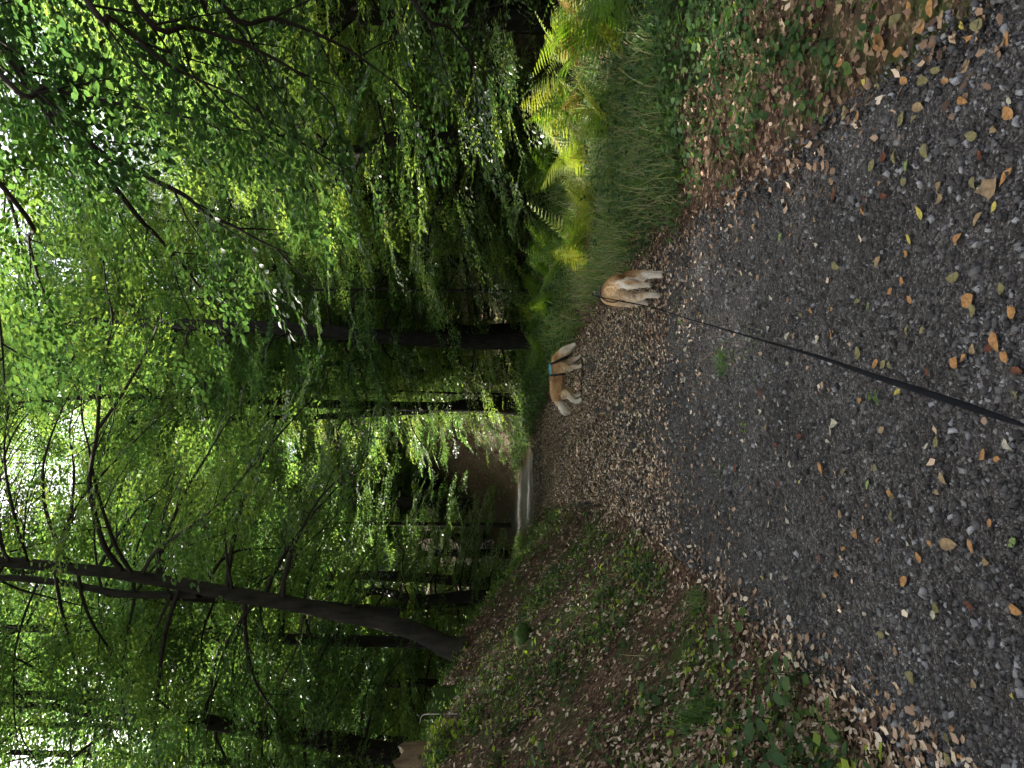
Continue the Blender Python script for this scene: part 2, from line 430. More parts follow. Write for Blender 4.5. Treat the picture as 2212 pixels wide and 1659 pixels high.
class Tree:
    """collects a beech skeleton and its leaf sprays in world coordinates"""
    def __init__(s, seed, lod=4, leaf=.075, spray=.85, dens=1.0, tint=.5):
        s.rng = np.random.default_rng(seed); s.tubes = []; s.sp = []; s.lod = lod; s.leaf = leaf; s.spray = spray; s.dens = dens; s.tint = tint
        s.trunk = MB(); s.limbs = MB(); s.own = []
    def stem(s, pts, rad, sides=12, n=26):
        p = curve_pts(pts, n); r = np.interp(np.linspace(0, 1, n), np.linspace(0, 1, len(rad)), rad)
        V, Q = tube(p, r, sides)
        # irregular flutes and lumps of a real stem
        c = np.repeat(p, sides, 0); dv = V - c
        k = 1 + .10 * vnoise(V[:, 2] * 1.3 + V[:, 0] * 6, V[:, 1] * 6, 41) + .05 * vnoise(V[:, 2] * 5, V[:, 0] * 9 + V[:, 1] * 9, 42)
        s.trunk.add(c + dv * k[:, None], [Q], .5)
        return p, r
    def limb(s, pts, r0, leafy=.2, sec=1.0, r1=.006, bare=False, own=True):
        rng = s.rng
        p = curve_pts(pts, max(8, len(pts) * 4)); n = len(p)
        mb_ = s.limbs
        if own: mb_ = MB(); s.own.append(mb_)
        mb_.tube(p, np.linspace(r0, r1, n) if r0 < .05 else np.interp(np.linspace(0, 1, n), [0, .15, 1], [r0, r0 * .72, r1]), 6 if r0 > .02 else 5)
        seg = np.linalg.norm(np.diff(p, axis=0), axis=1); L = seg.sum()
        cum = np.concatenate(([0], np.cumsum(seg))) / L
        if bare: return
        m = max(3, int(L * 2.3 * sec)); side = 1
        for t in np.linspace(leafy, 1.0, m):
            t = min(1, t + rng.normal(0, .02))
            q = np.array([np.interp(t, cum, p[:, k]) for k in range(3)])
            i = min(int(t * (n - 1)), n - 2); d = norm(p[i + 1] - p[i])
            a = side * rng.uniform(.6, 1.15) * (1 if t < .97 else .15); side = -side
            ca, sa = math.cos(a), math.sin(a)
            dd = norm(np.array((d[0] * ca - d[1] * sa, d[0] * sa + d[1] * ca, d[2] * .5 + rng.normal(-.02, .14))))
            l = (.35 + .42 * (1 - t) * min(L, 5) * .55 + .15) * rng.uniform(.75, 1.25)
            e = q + dd * l * .5 + np.array((0, 0, .02)); f = q + dd * l + np.array((0, 0, -.06 * l * l))
            s.limbs.tube(np.array([q, e, f]), [min(.011, r0 * .5), .007, .003], 4)
            k = max(2, int(l / .24 * s.dens)); sd = 1
            for u in np.linspace(.15, 1, k):
                pos = q + (f - q) * u + np.array((0, 0, .05 * l * u * (1 - u)))
                b = sd * rng.uniform(.35, .9) * (1 if u < .97 else .1); sd = -sd
                cb, sb = math.cos(b), math.sin(b)
                D = np.array((dd[0] * cb - dd[1] * sb, dd[0] * sb + dd[1] * cb, rng.normal(-.10, .13)))
                s.sp.append((pos, D, s.spray * rng.uniform(.6, 1.15)))
    def fill(s, base, p, r, nl, z0, z1, spread, az0=0, az_rng=2 * math.pi, low=1.0):
        rng = s.rng
        for i in range(nl):
            f = (i + rng.random()) / nl
            z = z0 + (z1 - z0) * f
            k = int(np.clip(np.searchsorted(p[:, 2], z), 1, len(p) - 1)); q = p[k]
            az = az0 + ((i * 2.39996) % (2 * math.pi)) / (2 * math.pi) * az_rng + rng.normal(0, .25)
            prof = np.interp(f, [0, .15, .45, .8, 1], [.62 * low, .85 * low, 1, .75, .35])
            L = spread * prof * rng.uniform(.7, 1.15); el = np.interp(f, [0, .5, 1], [.12, .5, 1.05]) + rng.normal(0, .12)
            pts = [q]; d_el = el; st = L / 6; a = az
            for _ in range(6):
                a += rng.normal(0, .10); d_el -= rng.uniform(.05, .2)
                pts.append(pts[-1] + st * np.array((math.cos(a) * math.cos(d_el), math.sin(a) * math.cos(d_el), math.sin(d_el))))
            s.limb(np.array(pts), min(.05, max(.014, r[k] * .38)), .16, own=False)
    def leaves(s, carve=True, off=np.zeros(3)):
        rng = s.rng
        P = np.array([x[0] for x in s.sp]); D = np.array([x[1] for x in s.sp]); sc = np.array([x[2] for x in s.sp])
        ground = P[:, 2] > H(P[:, 0], P[:, 1]) + .35
        P, D, sc = P[ground], D[ground], sc[ground]
        if carve:
            k = in_beam(P, rng) & ~clearing(P); P, D, sc = P[k], D[k], sc[k]
        D = norm(D)
        N = norm(np.array((0, 0, 1.)) + rng.normal(0, .22, D.shape))
        Fm = frames(D, N)
        # spray stalks
        n = len(P); tip = P + D * sc[:, None] * .95
        w_ = .0035 * sc[:, None]
        A = P + Fm[:, 0] * w_; B = P - Fm[:, 0] * w_; Cc = P + Fm[:, 2] * w_ * 1.6
        Vt = np.stack([A, B, Cc, tip], 1).reshape(-1, 3); o4 = (np.arange(n) * 4)[:, None]
        Tt = np.concatenate([np.array([[0, 1, 3]]) + o4, np.array([[1, 2, 3]]) + o4, np.array([[2, 0, 3]]) + o4])
        s.limbs.add(Vt, [Tt], .5)
        which = rng.integers(0, len(SPRAYS), n)
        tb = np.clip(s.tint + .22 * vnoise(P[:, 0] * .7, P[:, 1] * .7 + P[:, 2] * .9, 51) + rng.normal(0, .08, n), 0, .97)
        Vs, Qs, Ts, o = [], [], [], 0
        tm, pl = (LEAF6, LEAF6P) if s.lod == 6 else (LEAF4, LEAF4P)
        for w_i in range(len(SPRAYS)):
            q = which == w_i
            if not q.any(): continue
            LP, LF = SPRAYS[w_i]
            PP = P[q][:, None, :] + np.einsum('lj,njc->nlc', LP, Fm[q]) * sc[q][:, None, None]
            FF = np.einsum('lij,njc->nlic', LF, Fm[q])
            m = PP.shape[0] * PP.shape[1]
            FF = FF.reshape(m, 3, 3); PP = PP.reshape(m, 3)
            J = rng.normal(0, .2, (m, 3)); FF = frames(FF[:, 1] + J * .6, FF[:, 2] + J[:, ::-1])
            szs = s.leaf * rng.uniform(.7, 1.2, m)
            tt = np.clip(np.repeat(tb[q], LP.shape[0]) + rng.normal(0, .09, m), 0, 1)
            V, Qd, T = scatter(PP, FF, szs, tm, pl, tt)
            Vs.append(V); Qs.append(Qd + o); Ts.append(T); o += len(V)
        return np.concatenate(Vs), np.concatenate(Qs), np.concatenate(Ts)
    def build(s, name, label, base, bark='bark', carve=True, leafmat='beech', group=None, cat='tree'):
        base = np.array(base, float)
        root = thing(name, label, cat, tuple(base), group)
        V, Q, T = s.leaves(carve)
        cr = link('crown', mesh(name + '_crown', V - base, [Q], T, M[leafmat]), root); cr['kind'] = 'stuff'
        for nm, b in (('trunk', s.trunk), ('branches', s.limbs)):
            if b.n:
                b.V = [v - base for v in b.V]
                o = link(nm, b.mesh(name + '_' + nm, M[bark if nm == 'trunk' else ('twig' if bark == 'bark' else bark)], True), root)
                if nm == 'branches': o['kind'] = 'stuff'
        for b in s.own:
            b.V = [v - base for v in b.V]; link('limb', b.mesh(name + '_limb', M['twig' if bark == 'bark' else bark], True), root)
        return root

def gz(x, y): return float(H(x, y))
def A(pts, d0, d1=None):
    d1 = d0 if d1 is None else d1
    return [at(px, py, d0 + (d1 - d0) * k / max(1, len(pts) - 1)) for k, (px, py) in enumerate(pts)]

#--TREES--
# the forked beech on the left bank
D1 = 13.0
t = Tree(11, 4, .085, .9, 1.3, .5)
sA = [(1000, 1408), (970, 1399), (887, 1360), (804, 1339), (737, 1326), (600, 1299), (467, 1276), (300, 1246), (167, 1229), (0, 1213), (-180, 1198), (-420, 1180), (-640, 1160)]
pA, rA = t.stem(A(sA, D1), [.26, .185, .15, .138, .132, .125, .115, .10, .092, .088, .075, .05, .02], 14, 40)
sB = [(430, 1280), (400, 1284), (267, 1283), (133, 1259), (0, 1248), (-200, 1252), (-450, 1270)]
pB, rB = t.stem(A(sB, D1, D1 + .6), [.085, .072, .064, .058, .055, .042, .015], 10, 24)
t.limb(A([(267, 1236), (227, 1183), (203, 1103), (193, 1053), (200, 986), (210, 930), (217, 820), (230, 753), (243, 693), (230, 620), (223, 553)], D1, 9.6), .055, .3, 1.0)
t.limb(A([(210, 930), (267, 846), (320, 753), (340, 703), (367, 670), (380, 610)], 11.6, 9.8), .03, .2)
t.limb(A([(307, 1240), (333, 1196), (383, 1156), (433, 1123), (500, 1060), (560, 980)], D1, 11.0), .04, .3)
t.limb(A([(503, 1282), (490, 1206), (488, 1140), (520, 1090), (560, 1040)], D1, 11.6), .03, .75, .5)
t.limb(A([(153, 1225), (127, 1180), (100, 1106), (93, 1053), (97, 986), (133, 886), (180, 800)], D1, 11.0), .04, .3)
for pts_, d1_ in (([(60, 1219), (30, 1110), (10, 1000), (15, 900), (40, 800)], 10.4), ([(-60, 1208), (-50, 1090), (-35, 970), (-15, 860), (10, 770)], 11.0),
                  ([(120, 1224), (150, 1120), (160, 1020), (150, 930), (170, 840)], 11.4), ([(-130, 1200), (-110, 1080), (-80, 960), (-50, 820)], 12.0), ([(20, 1215), (-10, 1150), (-20, 1060), (-20, 960), (0, 880)], 9.6)):
    t.limb(A(pts_, D1, d1_), .032, .15, 1.5)
t.limb(A([(660, 1310), (640, 1400), (600, 1480), (560, 1540)], D1, 13.5), .02, .2)
t.limb(A([(560, 1290), (500, 1370), (470, 1450), (450, 1560)], D1, 12.0), .025, .25)
t.limb(A([(370, 1283), (340, 1350), (300, 1420), (260, 1500)], D1, 13.6), .03, .3)
t.limb(A([(600, 1292), (640, 1200), (700, 1140), (760, 1080)], D1, 14.5), .02, .3)
t.fill(None, pA, rA, 38, 4.8, 17, 4.8, -.55, math.pi + 1.1)
t.fill(None, pB, rB, 16, 6.5, 14, 4.2, -.4, math.pi + .8)
b1 = at(970, 1399, D1)
t.build('beech_tree', 'forked grey beech leaning from the top of the left bank', (b1[0], b1[1], gz(b1[0], b1[1])))

# the dark straight trunk beyond the far dog
D2 = 24.0
t = Tree(12, 4, .105, 1.1, 1.3, .42)
p, r = t.stem(A([(1160, 735), (1145, 735), (1000, 738), (900, 732), (800, 725), (700, 716), (600, 709), (480, 703), (300, 696), (0, 690), (-200, 690)], D2), [.30, .265, .24, .225, .215, .20, .19, .17, .14, .09, .03], 12, 36)
t.fill(None, p, r, 40, 3.6, 17, 4.8, -.35, math.pi + .7, low=.9)
for (a, b_) in (((760, 722), (800, 640)), ((640, 712), (560, 760)), ((700, 716), (690, 610)), ((560, 706), (470, 760)), ((850, 728), (880, 800))):
    e = at(b_[0], b_[1], D2 - 1.5); q = at(a[0], a[1], D2)
    t.limb([q, (q + e) / 2 + np.array((0, 0, .15)), e], .03, .5, .6)
b1 = at(1145, 735, D2)
t.build('beech_tree', 'tall dark straight trunk standing just behind the far dog', (b1[0], b1[1], gz(b1[0], b1[1])), 'bark_dark')

# second trunk close behind it
t = Tree(13, 4, .095, 1.0, .8, .4)
p, r = t.stem(A([(1150, 713), (1120, 713), (1060, 716), (1000, 718), (900, 722), (700, 720), (300, 715), (0, 715)], 28), [.34, .28, .25, .24, .22, .2, .12, .04], 10, 24)
t.fill(None, p, r, 16, 6, 16, 4.0)
b1 = at(1130, 713, 28)
t.build('beech_tree', 'dark trunk half hidden behind the tall straight trunk', (b1[0], b1[1], gz(b1[0], b1[1])), 'bark_dark')

# slim pole
t = Tree(14, 4, .085, .8, .8, .45)
p, r = t.stem(A([(1150, 628), (1100, 628), (950, 627), (800, 625), (650, 628), (500, 640), (350, 650)], 21), [.05, .045, .04, .036, .032, .025, .01], 7, 20)
t.fill(None, p, r, 16, 2.4, 8.5, 2.6)
b1 = at(1140, 628, 21)
t.build('young_beech', 'slim young beech pole right of the tall dark trunk', (b1[0], b1[1], gz(b1[0], b1[1])), 'bark_dark')

# broken dark pair in the middle distance
t = Tree(15, 4, .1, 1.0, .8, .4)
p, r = t.stem(A([(1130, 866), (1060, 870), (1000, 876), (940, 883), (860, 890), (700, 900), (400, 905)], 34), [.34, .30, .27, .2, .16, .12, .05], 10, 20)
t.fill(None, p, r, 22, 4, 15, 4.2)
b1 = at(1130, 866, 34)
t.build('beech_tree', 'dark stem in mid distance left of the far dog', (b1[0], b1[1], gz(b1[0], b1[1])), 'bark_dark')
t = Tree(16, 4, .1, .9, .8, .45)
p, r = t.stem(A([(1125, 853), (1060, 851), (1000, 850), (900, 846), (760, 840)], 33), [.07, .06, .055, .045, .02], 7, 14)
t.fill(None, p, r, 10, 3, 8, 2.4)
b1 = at(1125, 853, 33)
t.build('young_beech', 'thin pale pole beside the dark mid distance stem', (b1[0], b1[1], gz(b1[0], b1[1])))

# trunks on the far hillside
for k, (pts, d, rr, lab) in enumerate((
    ([(975, 1046), (940, 1046), (890, 1047), (820, 1050), (600, 1055), (350, 1050)], 68, [.55, .5, .46, .42, .3, .1], 'dark trunk higher up the brown leaf covered hillside'),
    ([(1020, 1090), (990, 1089), (950, 1088), (880, 1085), (650, 1080), (400, 1075)], 62, [.6, .5, .48, .44, .3, .1], 'thick dark trunk lower on the brown leaf covered hillside'),
    ([(1104, 1135), (1050, 1134), (980, 1133), (920, 1132), (750, 1130), (560, 1128)], 47, [.16, .14, .13, .12, .09, .03], 'slender trunk at the far bend of the path'))):
    t = Tree(60 + k, 4, .14, 1.5, .7, .5)
    p, r = t.stem(A(pts, d), rr, 9, 18)
    t.fill(None, p, r, 20, p[0, 2] + 5 * (1 if k < 2 else .7), p[-1, 2], 6.0 if k < 2 else 4.0)
    b1 = p[0]
    t.build('beech_tree', lab, (b1[0], b1[1], gz(b1[0], b1[1])), 'bark_dark')

# dark stems at the far left
t = Tree(17, 4, .09, .95, 1.4, .35)
D6 = 16.0
p, r = t.stem(A([(900, 1645), (885, 1640), (737, 1606), (623, 1586), (467, 1563), (400, 1549), (310, 1542), (250, 1528), (167, 1509), (107, 1503), (-100, 1490), (-350, 1475)], D6), [.3, .24, .2, .18, .155, .14, .12, .1, .09, .085, .06, .02], 11, 34)
t.stem(A([(330, 1546), (300, 1552), (200, 1543), (107, 1526), (-100, 1520), (-300, 1510)], D6), [.07, .085, .08, .07, .05, .02], 9, 18)
t.fill(None, p, r, 34, 3.6, 15, 4.0, 0, low=1.0)
b1 = at(885, 1640, D6)
t.build('beech_tree', 'dark twin stemmed tree rising behind the cut stump', (b1[0], b1[1], gz(b1[0], b1[1])), 'bark_dark')
for k, (pts, d, lab) in enumerate((([(880, 1605), (700, 1590), (450, 1575), (250, 1570), (120, 1566), (-200, 1560)], 21, 'thin dark stem behind the twin stemmed tree at far left'),
                                   ([(890, 1655), (700, 1650), (500, 1648), (250, 1632), (120, 1628), (-200, 1620)], 19, 'dark stem at the very left edge above the stump'),
                                   ([(860, 1330), (800, 1322), (600, 1300), (300, 1290)], 15.2, 'dark slim stem close behind the forked beech'))):
    t = Tree(80 + k, 4, .09, .9, .9, .38)
    p, r = t.stem(A(pts, d), [.16, .13, .11, .09, .08, .03], 9, 18)
    t.fill(None, p, r, 16 if k < 2 else 8, 4.5, p[-1, 2], 3.6 if k < 2 else 2.2)
    b1 = p[0]
    t.build('beech_tree', lab, (b1[0], b1[1], gz(b1[0], b1[1])), 'bark_dark')

# the near beech on the right, its trunk outside the frame, limbs hanging over the verge
t = Tree(18, 6, .082, .75, 1.0, .30)  # low leaf tint paints deep shade into this crown's colour
p, r = t.stem([(6.6, 6.2, gz(6.6, 6.2) - .2), (6.5, 6.2, 2.5), (6.35, 6.25, 5), (6.2, 6.3, 8), (6.1, 6.4, 12), (6.0, 6.5, 17)], [.42, .33, .29, .25, .16, .03], 14, 30)
def rl(pts, d0, d1, r0, zt, leafy=.1, sec=1.0):
    q = A(pts, d0, d1); s0 = np.array([np.interp(zt, p[:, 2], p[:, k]) for k in range(3)])
    mid = (s0 + q[0]) / 2 + np.array((0, 0, .25))
    t.limb([s0, mid] + q, r0, leafy, sec)
rl([(93, 230), (160, 283), (233, 340), (333, 390), (400, 423), (447, 463), (507, 490), (567, 523), (627, 550)], 6.4, 7.0, .04, 7.2, .22)
rl([(0, 160), (100, 190), (200, 213), (300, 233), (400, 253), (460, 267)], 5.6, 6.2, .03, 7.6, .2, 1.1)
rl([(187, 0), (233, 37), (283, 73), (350, 133), (417, 167), (520, 210)], 5.2, 5.8, .03, 6.4, .2, 1.1)
rl([(300, 20), (420, 60), (560, 110), (660, 170), (720, 230)], 5.6, 6.6, .03, 5.4, .2, 1.2)
rl([(480, 10), (600, 40), (720, 90), (800, 140), (880, 200)], 6.0, 7.2, .03, 4.8, .2, 1.1)
rl([(890, 0), (970, 60), (1010, 110), (1050, 160)], 6.6, 8.0, .03, 3.4, .2, .9)
rl([(20, 420), (60, 520), (90, 620), (140, 700)], 6.4, 7.8, .03, 9.2, .2, 1.0)
rl([(260, 420), (330, 500), (400, 580), (450, 650), (480, 720)], 7.4, 9.6, .035, 7.6, .4, 1.0)
rl([(-60, 330), (-30, 430), (-20, 560), (0, 700), (10, 830)], 6.0, 6.4, .035, 8.6, .3, .8)
rl([(-40, 330), (15, 420), (45, 520), (60, 620), (90, 700)], 7.0, 9.0, .03, 8.8, .25, 1.2)
rl([(560, 240), (640, 300), (720, 350), (800, 390)], 7.5, 9.0, .025, 5.0, .35, .9)
t.fill(None, p, r, 22, 7.5, 16.5, 4.6, 1.2)
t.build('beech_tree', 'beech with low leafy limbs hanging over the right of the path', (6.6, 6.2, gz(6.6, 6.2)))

# the near tree on the left, above the bank
t = Tree(19, 6, .075, .75, .9, .4)
bx, by = -7.4, 7.2
z = gz(bx, by)
p, r = t.stem([(bx, by, z - .2), (bx, by, z + 2), (bx + .15, by + .1, z + 5), (bx + .2, by, z + 9), (bx + .1, by, z + 14)], [.34, .27, .23, .16, .03], 12, 26)
t.fill(None, p, r, 30, z + 2.2, z + 13.5, 4.4, -1.2, 3.4)
t.build('beech_tree', 'beech with dim leaves hanging in at the far left edge', (bx, by, z))

# a tall beech on the bank beyond the forked one
t = Tree(20, 4, .12, 1.15, 1.0, .5)
bx, by = -6.4, 19.0; z = gz(bx, by)
p, r = t.stem([(bx, by, z - .3), (bx + .05, by, z + 2), (bx + .2, by, z + 6), (bx + .4, by + .2, z + 11), (bx + .3, by + .2, z + 19)], [.2, .15, .13, .1, .03], 10, 26)
t.fill(None, p, r, 58, z + 3.5, z + 18.5, 5.4, .5)
t.build('beech_tree', 'tall leafy beech on the bank beyond the forked one', (bx, by, z), 'bark_dark')

# more beeches filling the wood, each an individual built from one of four grown forms
def generic(seed, hgt, spread, nl, zlow, leaf=.1, spray=1.05, tint=.5, dens=.85):
    t = Tree(seed, 4, leaf, spray, dens, tint); rg = t.rng
    pts = [(0, 0, -.4)]; x = y = 0
    for z in np.linspace(1.5, hgt, 7):
        x += rg.normal(0, .14); y += rg.normal(0, .14); pts.append((x, y, z))
    p, r = t.stem(pts, [.26, .2, .18, .16, .13, .1, .06, .015], 9, 24)
    t.fill(None, p, r, nl, zlow, hgt * .97, spread, low=1.15)
    return t
FORM = {}
def form(key, *a, **k):
    t = generic(*a, **k)
    # grown at the origin, well above any ground test
    V, Q, T = None, None, None
    sp_ = t.sp
    g = globals(); Hs = g['H']; g['H'] = lambda x, y: np.zeros(np.shape(x)) - 5
    V, Q, T = t.leaves(False); g['H'] = Hs
    FORM[key] = (mesh('wood_crown_' + key, V, [Q], T, M['beech']), t.trunk.mesh('wood_trunk_' + key, M['bark_dark'], True), t.limbs.mesh('wood_branches_' + key, M['bark_dark'], True))
form('a', 101, 18, 5.0, 46, 1.8, leaf=.115, spray=1.15, dens=1.4)
form('b', 102, 15, 4.4, 44, 1.0, leaf=.11, spray=1.1, tint=.6, dens=1.4)
form('c', 103, 21, 5.2, 42, 3.0, leaf=.125, spray=1.25, tint=.45, dens=1.2)
form('e', 105, 23, 5.4, 44, 8.5, leaf=.135, spray=1.3, tint=.5, dens=1.1)
form('d', 104, 7, 2.8, 34, .4, leaf=.085, spray=.9, tint=.6, dens=1.4)
WOOD = [  # x, y, form, scale, turn, label
    (7.8, 15.5, 'd', 1.35, .3, 'leafy beech at the right behind the sunlit bracken'),
    (5.2, 19.5, 'd', 1.0, 1.3, 'bushy young beech low behind the bracken'),
    (9.5, 22, 'b', .75, 2.2, 'tall beech deep in the wood at the right'),
    (4.2, 27, 'd', 1.15, 4.0, 'young beech between the tall dark trunk and the bracken'),
    (10.8, 11, 'b', .7, 5.0, 'beech outside the right edge with its leaves reaching in'),
    (6.5, 31, 'b', .9, 3.1, None), (13, 31, 'b', 1.0, .9, None), (1.5, 38, 'b', 1.1, 1.9, None),
    (0.8, 35.5, 'd', 1.0, 2.6, 'low leafy young beech beside the far stretch of path'),
    (-0.8, 44, 'e', 1.4, 5.4, None), (9, 42, 'c', 1.1, 2.0, None), (4, 50, 'b', 1.2, .2, None), (17, 40, 'b', 1.2, 3.9, None),
    (-10.5, 27, 'b', .85, 1.1, 'leafy beech behind the left bank'),
    (-13.5, 19, 'b', .75, 2.9, 'beech filling the wood at the far left'),
    (-13, 66, 'a', 1.3, .4, None), (-18, 61, 'c', 1.2, 1.4, None), (-9, 73, 'a', 1.3, 2.4, None), (-21, 69, 'c', 1.3, 3.4, None), (-26, 60, 'a', 1.3, 4.4, None), (-4, 72, 'c', 1.2, 5.4, None), (-12, 54, 'd', 1.5, 5.0, None), (-19, 47.5, 'd', 1.5, 2.0, None), (-13, 44.5, 'e', .75, 2.2, None), (-6.9, 25.0, 'd', 1.0, 1.1, 'bushy young beech on the crest of the bank left of the far path'), (-7.4, 29, 'e', 1.05, .6, 'very tall beech on the left side of the far path'), (-1.2, 33, 'e', 1.1, 5.0, 'very tall beech far behind the dogs'), (-14, 80, 'c', 1.3, 1, None), (-20, 84, 'e', 1.3, 2, None), (-8, 82, 'e', 1.3, 3, None), (-26, 78, 'c', 1.3, 4, None), (-31, 87, 'e', 1.3, 5, None), (-18, 93, 'c', 1.3, 6, None), (-2, 80, 'c', 1.3, .5, None), (5, 74, 'e', 1.3, 1.5, None), (-12.5, 70, 'd', 1.7, 2.5, None), (-16.5, 67, 'd', 1.7, 3.5, None), (-10.5, 79, 'd', 1.8, 4.5, None), (-19, 56, 'd', 1.6, 1.0, None), (-29, 54, 'c', 1.2, .3, None), (-28, 60, 'e', 1.1, 1.3, None), (-31, 68, 'c', 1.3, 2.3, None), (-30, 49, 'c', 1.2, 3.3, None), (-9.2, 33, 'e', 1.1, 3.0, 'very tall beech left of the far bend of the path'),  # many of these copies added to shade the hillside and far path
    (-11.5, 34, 'b', 1.1, .6, None), (-16, 29, 'b', .9, 3.3, None), (-22, 46, 'c', 1.1, 4.9, None), (-22, 63, 'e', 1.1, 1.9, None), (-17, 72, 'e', 1.1, 2.0, None), (-18, 38, 'b', 1.2, 1.5, None),
    (3, 62, 'a', 1.3, .5, None), (12, 55, 'c', 1.2, 4.2, None), (-10, 67, 'a', 1.3, 5.8, None), (21, 52, 'a', 1.2, 1.0, None),
    (-27, 50, 'c', 1.3, 2.2, None),
    (-9.2, 5.0, 'c', .95, 2.0, 'big unseen beech added outside the left edge for shading the near path'), (-12.8, 12.5, 'e', .9, 1.0, 'tall unseen beech added outside the left edge to shade the forked beech'),  # unseen beeches, added to shade the near path and the forked crown
    (4.3, 17.6, 'd', .85, .7, 'young beech with light leaves just right of the tall dark trunk'), (5.0, 15.6, 'd', .95, 2.9, 'young beech right behind the middle of the bracken'), (6.5, 13.9, 'd', .9, 4.4, 'young beech behind the right end of the bracken'),
    (8.2, 12.6, 'd', 1.0, .2, 'bushy young beech close behind the bracken at right'), (6.3, 24, 'd', 1.2, 2.2, None), (2.2, 31, 'd', 1.2, 3.2, None),
    (0.2, 40, 'd', 1.3, 5.2, None), (-12.6, 30, 'd', 1.1, .8, None), (-13.5, 23, 'd', 1.2, 1.8, None), (12.5, 18, 'b', .85, 1.4, 'tall beech deep in shade at the right edge'),
    (-1.0, 53, 'd', 1.4, 4.1, None), (9.5, 27, 'd', 1.3, 5.5, None), (-8.4, 15.5, 'd', .9, 3.6, 'young beech on the bank left of the forked beech'),
    (14.5, 25, 'b', .9, 2.7, None), (16, 33, 'c', 1.1, .1, None), (-16.5, 33, 'd', 1.5, .4, None), (-24, 42, 'a', 1.3, 3.0, None), (5.5, 36, 'a', 1.2, 2.9, None),
]
for x, y, k, sc, rz, lab in WOOD:
    root = thing('beech_tree', lab or 'leafy beech further back in the green wood', 'tree', (x, y, gz(x, y) - .05), 'beeches standing further back in the wood' if lab is None else None)
    root.scale = (sc,) * 3; root.rotation_euler.z = rz
    for nm, me in zip(('crown', 'trunk', 'branches'), FORM[k]):
        o = link(nm, me, root)
        if nm != 'trunk': o['kind'] = 'stuff'

# the far wood, one mass of leaves on the hillside
rg = np.random.default_rng(77)
nb = 200
bx = rg.uniform(-75, 75, nb); by = rg.uniform(66, 125, nb); bz = H(bx, by) + rg.uniform(3, 15, nb)
n = 200
P = np.stack([bx, by, bz], 1)[:, None, :] + norm(rg.normal(0, 1, (nb, n, 3))) * (rg.random((nb, n, 1)) ** .4) * np.array((4.2, 4.2, 3.0))
P = P.reshape(-1, 3); D = norm(rg.normal(0, 1, P.shape) * np.array((1, 1, .4))); N = norm(np.array((0, 0, 1.)) + rg.normal(0, .5, P.shape))
V, Q, T = scatter(P, frames(D, N), rg.uniform(.45, .9, len(P)), LEAF4, LEAF4P, np.clip(rg.normal(.5, .2, len(P)), 0, 1))
tag(link('distant_wood', mesh('distant_wood', V, [Q], T, M['wood_far'])), 'pale green mass of far woodland closing the view', 'woodland', None, 'stuff')
#--END TREES--

#--GROUND COVER--
def off_path(x, y): return np.abs(x - path_c(y)) - path_hw(y)     # < 0 on the path
def gnormal(x, y):
    e = .05
    n = np.stack([-(H(x + e, y) - H(x - e, y)) / (2 * e), -(H(x, y + e) - H(x, y - e)) / (2 * e), np.ones_like(x)], -1)
    return norm(n)

# dry leaf litter too small to count
LIT = np.array([(0, 0, .1), (-.3, .3, .16), (-.2, .75, .05), (0, 1, .22), (.2, .75, .05), (.3, .3, .16)])
def litter(rng, n, xr, yr, prob, size, t0, t1, lift=.004, tilt=.35, bias=1.0):
    far_ = yr[0] >= 7
    y = yr[0] + (yr[1] - yr[0]) * rng.random(n) ** bias
    x = rng.uniform(*xr, n) + path_c(y)
    k = rng.random(n) < prob(x, y); x, y = x[k], y[k]; n = len(x)
    N = norm(gnormal(x, y) + rng.normal(0, tilt, (n, 3))); D = norm(np.cross(N, rng.normal(0, 1, (n, 3))))
    P = np.stack([x, y, H(x, y) + lift + rng.uniform(0, .02, n)], -1)
    V, Q, T = scatter(P, frames(D, N), rng.uniform(*size, n), LEAF4 * np.array((1, 1, 3)) if far_ else LIT, LEAF4P if far_ else LEAF6P, np.clip(rng.normal((t0 + t1) / 2, (t1 - t0) / 2, n), 0, 1))
    # each leaf curls by its own amount
    return V, Q, T
rg = np.random.default_rng(21)
lb = MB()
def p_bank(x, y):
    s = -off_path(x, y) * 0 + (path_c(y) - path_hw(y) - x)
    return np.where(s > -.25, np.clip(.35 + .65 * smooth(-.3, .4, vnoise(x * 1.4, y * 1.4, 61)), 0, 1) * smooth(-.3, .1, s), 0)
def p_right(x, y):
    r = x - path_c(y) - path_hw(y)
    return np.where(r > -.45, smooth(-.45, 0.05, r) * (1 - .65 * smooth(.8, 1.6, r)), 0) * np.clip(.7 + .5 * vnoise(x * 2, y * 2, 62), 0, 1)
def p_path(x, y):
    o = np.abs(x - path_c(y)) / path_hw(y)
    band = np.clip(.95 + .5 * vnoise((x - path_c(y)) * 2.6, y * .25, 63) + .35 * vnoise(x * 3, y * 1.1, 64), .06, 1)
    return np.where(o < 1, smooth(4.4, 9.5, y) * band * (.75 + .25 * smooth(.4, 1, o)) + .012, 0)
